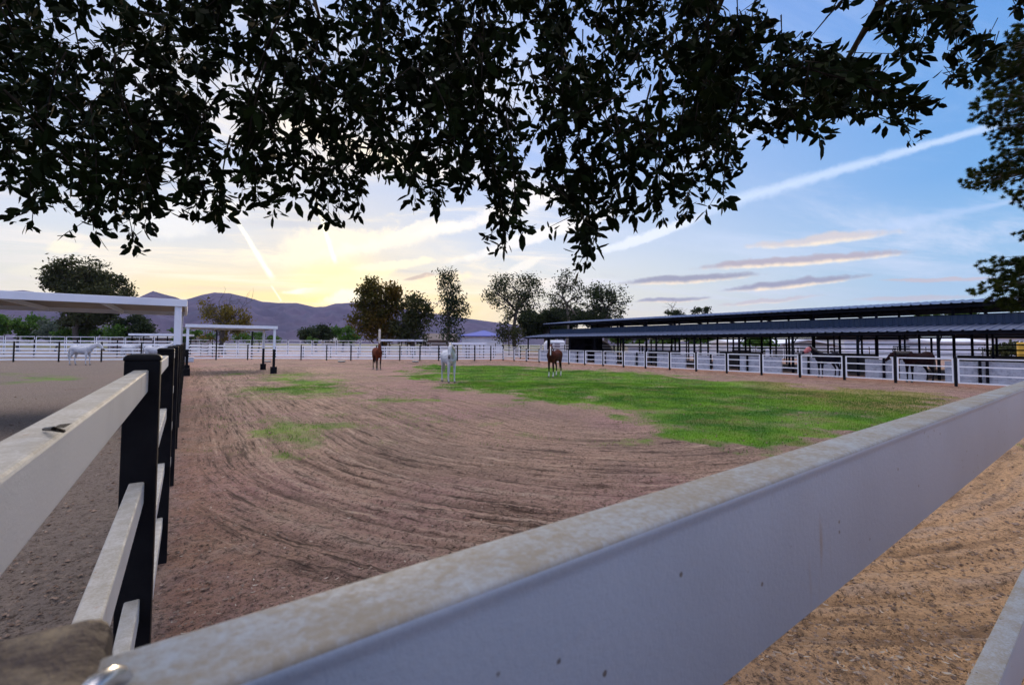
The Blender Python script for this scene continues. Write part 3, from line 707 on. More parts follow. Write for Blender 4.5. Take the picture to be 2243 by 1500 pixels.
bl(corr(bt0, bt1, 35.7, 4.30, 41.2, 4.84).build('upper_roof', M_ROOF, barn)); bl(corr(bt0, bt1, 46.7, 4.30, 41.2, 4.84).build('upper_roof', M_ROOF, barn))
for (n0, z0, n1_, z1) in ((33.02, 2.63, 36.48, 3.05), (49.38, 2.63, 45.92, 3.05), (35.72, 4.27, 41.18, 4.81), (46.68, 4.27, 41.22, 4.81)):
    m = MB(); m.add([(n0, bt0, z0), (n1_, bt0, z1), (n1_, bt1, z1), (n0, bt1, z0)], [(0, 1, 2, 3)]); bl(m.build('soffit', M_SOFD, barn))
def siding(N0, z0, z1):
    m = MB(); vs = []; fs = []; n = int((bt1 - .8 - bt0) / .30)
    for i in range(n):
        y = bt0 + i * .30
        for (dy, dx) in ((0, 0), (.2, 0), (.23, -.03), (.27, -.03)): vs += [(N0 + dx, y + dy, z0), (N0 + dx, y + dy, z1)]
    for i in range(len(vs) // 2 - 1): fs.append((2 * i, 2 * i + 2, 2 * i + 3, 2 * i + 1))
    return m.add(vs, fs)
bl(siding(36.5, 3.10, 3.64).build('upper_wall', M_SIDING, barn)); bl(siding(45.9, 3.10, 3.64).build('upper_wall', M_SIDING, barn))
def bx(nm, m_, *a, bevel=0): return bl(MB().box(*a).build(nm, m_, barn, bevel=bevel))
for N0, z in ((33.12, 2.60), (36.6, 3.0), (45.8, 3.0), (49.2, 2.6), (35.9, 4.2), (46.5, 4.2), (41.2, 4.7)):
    bx('roof_beam', M_DARK, N0 - .06, N0 + .06, bt0, bt1, z - .14, z)
for N0 in (34.4, 38.4, 43.8): bx('purlin', M_DARK, N0 - .04, N0 + .04, bt0, bt1, (2.70 if N0 < 36 else 4.42), (2.76 if N0 < 36 else 4.50))
tt = [bt1 - .6 - 3.66 * i for i in range(15)]
for t in tt:
    for N0, z in ((33.25, 2.5), (36.6, 4.15), (41.2, 4.6), (45.8, 4.15), (49.1, 2.5)):
        bx('post', M_DARK, N0 - .06, N0 + .06, t - .06, t + .06, 0, z)
    bl(MB().beam((33.3, t, 2.5), (36.6, t, 2.95), .08, .12).build('rafter', M_DARK, barn))
    bl(MB().beam((35.9, t, 4.10), (41.2, t, 4.66), .08, .12).build('rafter', M_DARK, barn))
    bl(MB().beam((46.5, t, 4.10), (41.2, t, 4.66), .08, .12).build('rafter', M_DARK, barn))
    if t < 30: bl(MB().beam((33.3, t, 1.95), (34.3, t + .02, 2.58), .05, .05).build('brace', M_DARK, barn))
for i, t in enumerate(tt[:-1]):
    bx('post', M_DARK, 34.9, 34.98, t - 1.86, t - 1.78, 0, 2.72)
for z in (1.30, 1.62, 1.95):
    for N0 in (36.6, 45.8): bl(MB().beam((N0, bt0, z), (N0, bt1 - .6, z), .05, .05).build('pipe_rail', M_DARK, barn))
for i, t in enumerate(tt[:-1]):
    if i in (0, 1, 2): continue
    if i % 2 == 0: bx('stall_shade_wall', mat('stall_shade_wood', (.035, .03, .028), (.06, .05, .045), 3, .7) if i == 4 else bpy.data.materials.get('stall_shade_wood') or M_DARK, 36.70, 36.76, t - 3.6, t - .1, .1, 1.28)  # dark low wall added so the gaps show the stalls' roof shade
# dark tack rooms at the far left end under the roof
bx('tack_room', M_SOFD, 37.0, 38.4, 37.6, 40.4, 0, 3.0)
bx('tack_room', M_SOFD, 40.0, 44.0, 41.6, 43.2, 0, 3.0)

# white block wall between the lane and the barn, in sections
M_BLOCKW, nt, b = new_mat('white_block')
tcn = nt.nodes.new('ShaderNodeTexCoord'); nn = noise(nt, tcn.outputs['Object'], 6, 6, .7)
nt.links.new(mixc(nt, (.44, .48, .56), (.26, .29, .36), nn.sm(.40, .72)), b.inputs['Base Color']); b.inputs['Roughness'].default_value = .85
bn = nt.nodes.new('ShaderNodeBump'); bn.inputs['Strength'].default_value = .8; bn.inputs['Distance'].default_value = .05; nt.links.new(nn.s, bn.inputs['Height']); nt.links.new(bn.outputs[0], b.inputs['Normal'])
bw = empty('block_wall', (32.0, 0, 0)); tag(bw, 'low white painted block wall in sections with gaps behind the right fence', 'wall')
def sec(px0, px1):
    t0 = N1(px0, 790, 32.0).y; t1 = N1(px1, 790, 32.0).y
    m = MB(); y0, y1 = min(t0, t1), max(t0, t1); z = 0; 
    for k in range(5): m.box(-.10 + .006 * (k % 2), .10, y0, y1, z + .004, z + .212); z += .216
    m.build('wall_section', M_BLOCKW, bw)
    return y0, y1
secs = [(1185, 1200), (1232, 1262), (1268, 1285), (1304, 1322), (1328, 1350), (1370, 1392), (1397, 1413), (1441, 1465), (1471, 1502), (1529, 1557), (1563, 1592), (1622, 1635), (1640, 1712), (1752, 1769), (1774, 1845), (1896, 1933), (1939, 1965), (1972, 2030), (2070, 2142), (2150, 2158), (2166, 2300)]
for s_ in secs: sec(*s_)
for px in (1557, 1595, 1637, 1771, 1936, 2146, 2162, 1467, 1395, 1325, 1265):
    p = N1(px, 790, 31.8); MB().box(-.25, -.15, p.y - .05, p.y + .05, -.05, 1.2).build('post', M_DARK, bw)
MB().beam((-.2, RT[0] - 5, 1.16), (-.2, 44, 1.16), .05, .05).build('top_rail', M_DARK, bw)

# things beyond the barn
M_HOUSEW = mat('house_white', (.70, .73, .80), (.60, .63, .70), .6, .8)
M_HOUSEG = mat('house_grey', (.30, .29, .29), (.24, .235, .24), .8, .8)
M_RBLUE = mat('roof_blue', (.07, .09, .38), (.09, .10, .32), .5, .6)
M_RBRN = mat('roof_brown', (.16, .12, .11), (.12, .10, .09), 1, .8)
M_GLASS = mat('window_glass', (.02, .025, .035), None, rough=.1, spec=.8)
def house(name, label, px0, px1, Y, ybase_h, roof_h, depth, mw, mr, over=.4, wins=(), gable='side', rz_to_cam=True, catg='house'):
    p = base(px0, Y); q = base(px1, Y); d = q - p; an = math.atan2(d.y, d.x); L = d.length
    o = empty(name, tuple(p), an); tag(o, label, catg); h = ybase_h
    MB().box(0, L, 0, depth, -.1, h).build('wall', mw, o)
    if gable == 'side':      # ridge parallel to the front
        m = MB(); e0, e1 = -over, L + over; y0, y1 = -over, depth + over; zr = h + roof_h; th = .14
        hip = min(L, depth) * .35 if gable == 'hip' else 0
        m.add([(e0, y0, h + .01), (e1, y0, h + .01), (e1, y1, h + .01), (e0, y1, h + .01), (e0, depth / 2, zr), (e1, depth / 2, zr), (e0, y0, h + th), (e1, y0, h + th), (e1, y1, h + th), (e0, y1, h + th), (e0, depth / 2, zr + th), (e1, depth / 2, zr + th)],
              [(0, 3, 2, 1), (0, 1, 7, 6), (2, 3, 9, 8), (6, 7, 11, 10), (8, 9, 10, 11), (0, 6, 10, 9, 3), (1, 2, 8, 11, 7)])
        m.build('roof', mr, o)
    elif gable == 'hip':
        e = over; k = min(L, depth) / 2; zr = h + roof_h
        m = MB(); m.add([(-e, -e, h + .01), (L + e, -e, h + .01), (L + e, depth + e, h + .01), (-e, depth + e, h + .01), (-e, -e, h + .15), (L + e, -e, h + .15), (L + e, depth + e, h + .15), (-e, depth + e, h + .15), (k, depth / 2, zr), (L - k, depth / 2, zr)],
                        [(0, 3, 2, 1), (0, 1, 5, 4), (1, 2, 6, 5), (2, 3, 7, 6), (3, 0, 4, 7), (4, 5, 9, 8), (6, 7, 8, 9), (5, 6, 9), (7, 4, 8)]); m.build('roof', mr, o)
    else:                    # gable end faces the viewer
        m = MB(); zr = h + roof_h; e = over; th = .22; c_ = L / 2
        m.add([(0, 0, h), (L, 0, h), (c_, 0, zr - .05)], [(0, 1, 2)]); m.add([(0, .02, h), (L, .02, h), (c_, .02, zr - .05)], [(2, 1, 0)]); m.build('gable_wall', mw, o)
        m = MB()
        for sx, xe in ((-1, -e), (1, L + e)):
            m.add([(xe, -e, h - .12), (c_, -e, zr), (c_, depth, zr), (xe, depth, h - .12), (xe, -e, h - .12 + th), (c_, -e, zr + th), (c_, depth, zr + th), (xe, depth, h - .12 + th)], [(0, 1, 2, 3), (7, 6, 5, 4), (0, 4, 5, 1), (2, 6, 7, 3), (0, 3, 7, 4), (1, 5, 6, 2)])
        m.build('roof', mr, o)
    for (x0, x1, z0, z1) in wins:
        f = MB(); X0, X1 = x0 * L, x1 * L; f.box(X0 - .08, X1 + .08, -.06, -.005, z0 - .08, z0); f.box(X0 - .08, X1 + .08, -.06, -.005, z1, z1 + .08); f.box(X0 - .08, X0, -.06, -.005, z0, z1); f.box(X1, X1 + .08, -.06, -.005, z0, z1)
        fo = f.build('window', M_WHITE, o); MB().box(X0, X1, -.04, -.01, z0, z1).build('pane', M_GLASS, fo)
    return o
zz = lambda px, py, Y: D(px, py, Y).z
house('house', 'white house with a wide deep blue hip roof left of the barn', 1012, 1098, 95, zz(1050, 737, 95), zz(1050, 721, 95) - zz(1050, 737, 95), 14, M_HOUSEW, M_RBLUE, gable='hip', over=.6)
house('house', 'low house with a grey brown roof behind the slender tall tree', 925, 992, 88, zz(950, 746, 88), zz(950, 731, 88) - zz(950, 746, 88), 8, M_RBRN, M_RBRN)
house('house', 'low cream house with grey roof among the bushes at centre left', 704, 752, 110, zz(720, 748, 110), zz(720, 738, 110) - zz(720, 748, 110), 8, mat('cream_wall', (.5, .45, .38)), M_HOUSEG)
house('house', 'low grey roofed house behind the left paddocks', 236, 400, 85, zz(300, 741, 85), zz(300, 733, 85) - zz(300, 741, 85), 8, mat('mauve_wall', (.25, .2, .2)), M_HOUSEG)
house('house', 'grey house with white edged gable seen through the barn', 1698, 1838, 66, zz(1760, 757, 66), zz(1760, 745, 66) - zz(1760, 757, 66), 9, M_HOUSEG, M_HOUSEW, gable='front', wins=((.27, .31, .9, 1.7), (.33, .37, .9, 1.7), (.85, .9, .9, 1.7)))
house('outbuilding', 'long white outbuilding with dark roof edge seen through the right of the barn', 1850, 2040, 70, zz(1900, 744, 70), zz(1900, 735, 70) - zz(1900, 744, 70), 7, M_HOUSEW, M_DARK, catg='building', wins=((.55, .9, .6, 1.9),))
house('outbuilding', 'white flat roofed outbuilding seen through the barn at far right', 2045, 2165, 66, zz(2100, 750, 66), .5, 7, M_HOUSEW, M_HOUSEW, catg='building')
house('outbuilding', 'plain white outbuilding at the right frame edge behind the barn', 2172, 2420, 72, zz(2200, 741, 72), .6, 7, M_HOUSEW, M_DARK, catg='building')
house('outbuilding', 'small white outbuilding with dark doors seen through the middle of the barn', 1598, 1692, 64, zz(1640, 751, 64), .35, 6, M_HOUSEW, M_HOUSEW, catg='building', wins=((.05, .5, .3, 1.7),))
house('outbuilding', 'low white shed seen through the barn between dark posts', 1376, 1596, 74, 1.55, .3, 5, M_HOUSEW, M_HOUSEG, catg='shed')
panel_run('white panel fence running behind the whole barn', 1345, 2400, 58, 58, 3.6, 1.7, 0)
# arched shelter
p = base(1286, 66); q = base(1345, 66); d = q - p; L = d.length; an = math.atan2(d.y, d.x)
o = empty('arched_shelter', tuple(p), an); tag(o, 'brown arched fabric shelter open at the front under the barn roof', 'shelter')
hz = zz(1310, 744, 66); R3o = [(L / 2 - L / 2 * math.cos(v), hz * math.sin(v)) for v in np.linspace(0, math.pi, 17)]; m = MB()
vs = []; fs = []
for (x, z) in R3o: 
    xi = L / 2 + (x - L / 2) * .94; zi = z * .95; vs += [(x, 0, z), (x, 6, z), (xi, 6, zi), (xi, 0, zi)]
for i in range(16):
    for kk in range(4): fs.append((4 * i + kk, 4 * i + (kk + 1) % 4, 4 * (i + 1) + (kk + 1) % 4, 4 * (i + 1) + kk))
m.add(vs, fs).build('arched_cover', mat('brown_fabric', (.20, .18, .16), (.15, .135, .12), 2), o)
m = MB(); m.add([(x * .94 + L * .03, 5.9, z * .95) for x, z in R3o], [tuple(range(17))]); m.build('back_panel', M_DARK, o)
# white trailer
p = base(1193, 68); q = base(1238, 68); d = q - p; L = d.length; an = math.atan2(d.y, d.x); zt = zz(1215, 745, 68)
o = empty('horse_trailer', tuple(p), an); tag(o, 'white horse trailer with rounded roof parked behind the left end of the barn', 'trailer')
def rrect(x, w_, z0, z1, r): 
    pts = []
    for (cy, cz, a0) in ((w_ - r, z1 - r, 0), (r, z1 - r, 90), (r, z0 + .05, 180), (w_ - r, z0 + .05, 270)):
        for kq in range(4): an_ = R_(a0 + kq * 30); rr_ = r if cz > z0 + .1 else .05; pts.append((x, cy + rr_ * math.cos(an_), cz + rr_ * math.sin(an_)))
    return pts
MB().rings([rrect(x, 2.2, .55, zt - dzz, .35) for x, dzz in ((0, .45), (.25, .12), (.8, 0), (L - .4, 0), (L - .1, .12), (L, .4))]).build('body', M_HOUSEW, o, smooth=True)
for x0, x1 in ((.12, .40), (.48, .74)): 
    f = MB().box(L * x0, L * x1, -.04, .0, zt - 1.15, zt - .45).build('window', mat('trailer_window', (.25, .22, .26), None, rough=.3), o)
for x in (L * .5, L * .72): 
    for y in (0.1, 2.1): 
        wo = MB().tube([(x, y - .1, .36), (x, y + .1, .36)], .36, 18).build('wheel', M_BLACK, o)
# amber sign-like panel at the right edge is a caution coloured tub
o = empty('barrel', tuple(base(2238, 40))); tag(o, 'small yellow barrel at the right frame edge behind the barn posts', 'barrel'); zb = zz(2238, 770, 40)
MB().tube([(0, 0, 0), (0, 0, .2), (0, 0, zb + .3), (0, 0, zb + .75), (0, 0, zb + .8)], [.27, .3, .3, .3, .27], 16).build('drum', mat('yellow_drum', (.6, .38, .04)), o, smooth=True)
MB().tube([(0, 0, zb + .45), (0, 0, zb + .5)], .312, 16).build('hoop', mat('hoop', (.4, .25, .03)), o)

# ------------------------------------------------------------------ trees
def qleaf(P_, size, r, el=1.0):
    """diamond leaf clusters centred on P_"""
    n = len(P_); a = r.normal(size=(n, 3)); a /= np.linalg.norm(a, axis=1)[:, None]; b_ = r.normal(size=(n, 3)); b_ -= (b_ * a).sum(1)[:, None] * a; b_ /= np.linalg.norm(b_, axis=1)[:, None]
    s = (size * r.uniform(.6, 1.4, n))[:, None]; V = np.stack([P_ - a * s * el, P_ - b_ * s * .5, P_ + a * s * el, P_ + b_ * s * .5], 1); return V.reshape(-1, 3)
def limb(m, a, b, r0, r1, r, bend=.12, n=5, seg=5):
    a = Vector(a); b = Vector(b); L = (b - a).length; off = Vector((r.normal(), r.normal(), abs(r.normal()) * .5)) * L * bend
    pts = [a.lerp(b, i / n) + off * math.sin(math.pi * i / n) for i in range(n + 1)]; m.tube(pts, [r0 + (r1 - r0) * i / n for i in range(n + 1)], seg, cap=False)
    return pts
def tree(name, label, px, Y, blobs, leafm, barkm, leaf=.28, dens=1.0, trunk=.3, clumps=26, seed=1, group=None, sag=0.0, spread=.16, bare=0, catg='tree', splitz=.3):
    """blobs: (cx, cy, rx, ry) in pixels at depth Y, turned into ellipsoids of real size"""
    r = np.random.default_rng(seed); root = base(px, Y); o = empty(name, tuple(root)); tag(o, label, catg, group)
    m = MB(); P_ = []; cs = []
    for bi, (bx_, by_, rx, ry) in enumerate(blobs):
        c0 = D(bx_, by_, Y) - root; a_ = rx * Y / F; h_ = ry * Y / F; dep = (a_ * .8)
        nn = max(4, int(clumps * (rx * ry) / (45 * 45)))
        for _ in range(nn):
            u = r.normal(size=3); u /= np.linalg.norm(u); u *= r.uniform(.25, 1.0) ** .55
            c1 = c0 + rt * float(u[0] * a_) + fh * float(u[1] * dep) + Vector((0, 0, float(u[2] * h_))); cs.append((c1, bi, min(a_, h_)))
    zs = [c1.z for c1, _, _ in cs]; zmin, zmax = min(zs), max(zs); fork = Vector((r.normal() * .2, r.normal() * .2, max(.8, zmin + (zmax - zmin) * splitz)))
    tp = limb(m, (0, 0, -.1), fork, trunk, trunk * .7, r, .04, 6, 8)
    mains = []
    for bi, (bx_, by_, rx, ry) in enumerate(blobs):
        c0 = D(bx_, by_, Y) - root; c0 = Vector(c0); mains.append(limb(m, fork, c0, trunk * .55, trunk * .2, r, .10, 6, 6))
    for (c1, bi, sz) in cs:
        st = mains[bi][r.integers(1, 6)]; limb(m, st, c1, trunk * .16, trunk * .03, r, .12, 4, 4)
        k = int(dens * 120 * (sz / 2.0) ** 1.0 * r.uniform(.6, 1.4)); g_ = r.normal(size=(k, 3)) * np.array([1, 1, .75]) * (spread * sz * 1.15 + .16)
        if sag: g_[:, 2] -= np.abs(r.normal(size=k)) * sag
        P_.append(np.array(c1) + g_)
    for _ in range(bare):
        bb = blobs[r.integers(len(blobs))]; st = mains[r.integers(len(mains))][5]; c1 = D(bb[0] + r.uniform(-1.6, 1.6) * bb[2], bb[1] - r.uniform(.6, 2.0) * bb[3], Y) - root
        pts = limb(m, st, c1, trunk * .13, .015, r, .15, 6, 4)
        for q in (2, 3, 4, 5):
            limb(m, pts[q], pts[q] + Vector((r.normal(), r.normal(), abs(r.normal()))) * .9, .03, .008, r, .2, 3, 3)
    m.build('trunk', barkm, o, smooth=True)
    P_ = np.concatenate(P_); P_ = P_[P_[:, 2] > .15]
    link('crown', npmesh('crown', qleaf(P_, leaf * .82, r), 4, leafm), o); return o
BK = mat('bark_dark', (.05, .04, .035), (.09, .075, .06), 3, .9, bump=.3); BKP = mat('bark_pale', (.22, .19, .16), (.12, .10, .085), 2, .9)
L_OL = leafmat('leaf_olive', (.035, .045, .018), (.06, .065, .022), .35); L_DK = leafmat('leaf_dark', (.018, .030, .012), (.035, .05, .02), .35)
L_GR = leafmat('leaf_green', (.04, .10, .015), (.09, .17, .03), .5); L_YE = leafmat('leaf_yellow', (.10, .085, .018), (.17, .13, .02), .5)
L_AM = leafmat('leaf_amber', (.13, .075, .012), (.05, .06, .015), .15, .45); L_SG = leafmat('leaf_sage', (.12, .15, .12), (.07, .10, .07), .5)
tree('feathery_tree', 'broad airy dark tree rising behind the large left shelter', 176, 74, [(175, 612, 58, 42), (240, 640, 52, 32), (130, 610, 36, 26), (205, 690, 42, 34), (165, 700, 32, 30), (230, 615, 32, 22)], L_OL, BK, .30, 1.0, .45, 30, 21, bare=3)
tree('round_bush', 'bright green rounded tree at the far left edge under the shelter', 40, 80, [(30, 715, 60, 24), (75, 722, 30, 18), (-30, 712, 50, 24)], L_GR, BK, .32, 1.5, .3, 40, 22)
tree('round_bush', 'pale sage coloured bush beside the bright green tree at left', 120, 78, [(112, 722, 24, 22), (135, 735, 30, 12)], L_SG, BK, .26, 1.6, .15, 50, 23)
tree('round_bush', 'dark green bush below the broad airy left tree', 180, 76, [(165, 735, 40, 14), (205, 733, 30, 14)], L_GR, BK, .28, 1.5, .15, 50, 24)
tree('pine_tree', 'dark green conifer beneath the pointed mountain peak', 285, 72, [(285, 715, 40, 22), (270, 700, 20, 14), (310, 728, 26, 12)], L_DK, BK, .26, 1.9, .25, 60, 25)
tree('round_bush', 'bright green bush peeping out left of the dark conifer', 252, 70, [(252, 724, 16, 14)], L_GR, BK, .24, 1.6, .1, 80, 26)
tree('half_bare_tree', 'half bare tree with yellow leaves and dead branch tips behind small shelter', 492, 66, [(475, 690, 34, 24), (520, 690, 26, 26), (450, 672, 14, 14), (500, 712, 40, 20), (480, 735, 30, 14)], L_YE, BK, .22, .75, .36, 30, 27, bare=16)
tree('round_bush', 'low green bush right under the yellow half bare tree', 430, 84, [(432, 738, 30, 13), (400, 735, 18, 14), (380, 728, 18, 9)], L_GR, BK, .28, 1.5, .15, 50, 28)
tree('round_bush', 'low dark green bushes below the small shelter roof', 565, 86, [(560, 740, 40, 12), (590, 742, 20, 9)], L_GR, BK, .28, 1.5, .15, 50, 29)
tree('round_bush', 'dark green round tree in front of the mountain at centre left', 693, 92, [(692, 732, 34, 20), (676, 740, 22, 12)], L_DK, BK, .34, 1.7, .25, 50, 30)
tree('round_bush', 'green rounded tree left of the big amber lit tree', 750, 94, [(752, 733, 32, 16), (775, 736, 16, 12)], L_GR, BK, .34, 1.4, .25, 50, 31)
tree('round_bush', 'very small bright green bush beside the cream house', 684, 85, [(684, 744, 9, 6)], L_GR, BK, .22, 1.5, .08, 200, 32)
tree('weeping_gum', 'large amber lit gum tree directly right of the sunset', 838, 64, [(838, 636, 44, 30), (805, 650, 28, 24), (790, 692, 26, 32), (830, 700, 36, 40), (868, 660, 26, 22), (850, 735, 50, 16)], L_AM, BK, .25, .95, .42, 34, 33, sag=.5)
tree('weeping_gum', 'dark gum tree touching the right side of the amber lit gum', 906, 63, [(905, 668, 36, 28), (925, 690, 24, 30), (885, 712, 34, 30), (915, 735, 34, 14)], L_OL, BK, .25, .95, .38, 34, 34, sag=.5)
tree('slender_tree', 'tall slender open crowned tree behind the white horse', 986, 60, [(982, 608, 24, 24), (990, 640, 32, 28), (1000, 668, 26, 18), (980, 690, 32, 22), (985, 722, 26, 24)], L_DK, BK, .20, .60, .26, 44, 35, sag=.6, bare=4)
tree('spreading_tree', 'wide rounded open tree left of the barn roof', 1130, 72, [(1125, 628, 48, 36), (1165, 640, 30, 36), (1085, 640, 30, 30), (1130, 665, 56, 26), (1110, 700, 30, 18)], L_DK, BK, .22, .42, .34, 30, 36, sag=.2, splitz=.25)
tree('weeping_shrub', 'drooping pale brown shrub at the foot of the wide open tree', 1115, 70, [(1100, 715, 18, 18), (1130, 722, 24, 18)], L_OL, BK, .22, .9, .12, 50, 37, sag=.8)
tree('spreading_tree', 'tall thin crowned tree second from the barn end', 1240, 74, [(1243, 618, 28, 32), (1215, 640, 22, 22), (1262, 650, 24, 36), (1225, 672, 34, 22), (1262, 690, 30, 16)], L_DK, BKP, .22, .42, .34, 30, 38, sag=.2)
tree('spreading_tree', 'dense dark tree with uneven top behind the barn roof', 1325, 74, [(1318, 645, 32, 32), (1350, 650, 28, 22), (1310, 680, 40, 22), (1350, 682, 26, 18)], L_DK, BK, .23, .65, .36, 34, 39, sag=.2)
tree('dark_hedge_tree', 'low dark tree mass behind the left barn end', 1190, 80, [(1175, 706, 46, 26), (1235, 694, 46, 26), (1300, 698, 50, 22), (1200, 725, 60, 18)], L_DK, BK, .3, 1.8, .3, 44, 40)
tree('small_tree', 'small tree top with bare twigs above the barn roof', 1475, 84, [(1475, 684, 14, 10), (1500, 692, 12, 6)], L_DK, BK, .26, 1.2, .2, 120, 41, bare=4)
tree('small_tree', 'twin tufted tree tops above the barn roof further right', 1535, 84, [(1526, 684, 11, 9), (1548, 684, 9, 9), (1537, 692, 22, 7)], L_DK, BK, .26, 1.3, .2, 120, 42)
tree('garden_tree', 'green garden trees seen through the barn behind its left half', 1385, 86, [(1370, 742, 40, 12), (1440, 744, 40, 11), (1400, 736, 30, 8)], L_GR, BK, .32, 1.4, .2, 50, 43)
tree('garden_tree', 'green leafy tree seen through the barn beside the white sheds', 1530, 84, [(1500, 746, 40, 11), (1570, 746, 30, 11)], L_GR, BK, .32, 1.4, .2, 60, 44)
tree('garden_tree', 'leafy green tree hanging before the small white outbuilding', 1672, 60, [(1672, 750, 36, 14), (1655, 745, 18, 10)], L_GR, BK, .26, 1.2, .15, 70, 45)
tree('garden_shrub', 'brown green shrub before the rightmost white outbuildings', 2200, 56, [(2195, 768, 30, 18), (2215, 752, 16, 10)], L_OL, BK, .24, 1.0, .12, 60, 46)
tree('garden_tree', 'light green tree crown showing above the barn upper wall', 2080, 100, [(2075, 690, 60, 12)], L_GR, BK, .4, 1.2, .3, 60, 47)

# pine whose boughs enter at the right
def pine():
    r = np.random.default_rng(91); Y = 9.5; root = base(2420, Y); o = empty('pine_tree', tuple(root)); tag(o, 'near pine tree whose dark needle boughs enter along the right edge', 'tree')
    m = MB(); top = Vector((.1, .1, 9.0)); tr = limb(m, (0, 0, -.2), top, .26, .06, r, .01, 8, 10)
    V = []
    B = [(2235, 120, 60, 40), (2200, 170, 60, 50), (2195, 235, 60, 40), (2225, 285, 50, 30), (2180, 385, 65, 34), (2230, 340, 50, 35), (2240, 420, 30, 22), (2238, 515, 14, 14), (2190, 580, 36, 18), (2230, 600, 40, 34), (2185, 632, 50, 20), (2225, 660, 50, 26), (2300, 200, 80, 120), (2330, 420, 90, 100), (2320, 600, 90, 60), (2300, 60, 60, 60), (2260, 60, 30, 40)]
    for (cx, cy, rx, ry) in B:
        c0 = D(cx, cy, Y + r.uniform(-.4, .8)) - root; zt = min(8.5, max(1.5, c0.z + .1)); st = Vector((0, 0, zt + r.uniform(-.3, .3)))
        pts = limb(m, st, c0, .07, .02, r, .06, 6, 6); nn = int(rx * ry / 17)
        for _ in range(nn):
            u = r.normal(size=3); u /= np.linalg.norm(u); u *= r.uniform(0, 1) ** .4
            c1 = c0 + rt * float(u[0] * rx * Y / F) + fh * float(u[1] * .5) + Vector((0, 0, float(u[2] * ry * Y / F)))
            if r.random() < .35: limb(m, pts[r.integers(3, 6)], c1, .012, .004, r, .1, 3, 3)
            ax_ = (c1 - c0); ax_ = (ax_ + Vector((r.normal(), r.normal(), r.normal() + .6)) * .25).normalized(); k = 95
            dd = r.normal(size=(k, 3)) * .75 + np.array(ax_) * .8; dd /= np.linalg.norm(dd, axis=1)[:, None]; Ln = r.uniform(.055, .10, k)[:, None]
            side_ = np.cross(dd, r.normal(size=(k, 3))); side_ /= np.linalg.norm(side_, axis=1)[:, None]; c1 = np.array(c1)
            V.append(np.stack([c1 - side_ * .0055, c1 + side_ * .0055, c1 + dd * Ln], 1).reshape(-1, 3))
    m.build('trunk', BK, o, smooth=True)
    link('needles', npmesh('needles', np.concatenate(V), 3, leafmat('needle', (.008, .018, .006), (.05, .065, .010), 1.6, .10, .7, .05)), o)
pine()

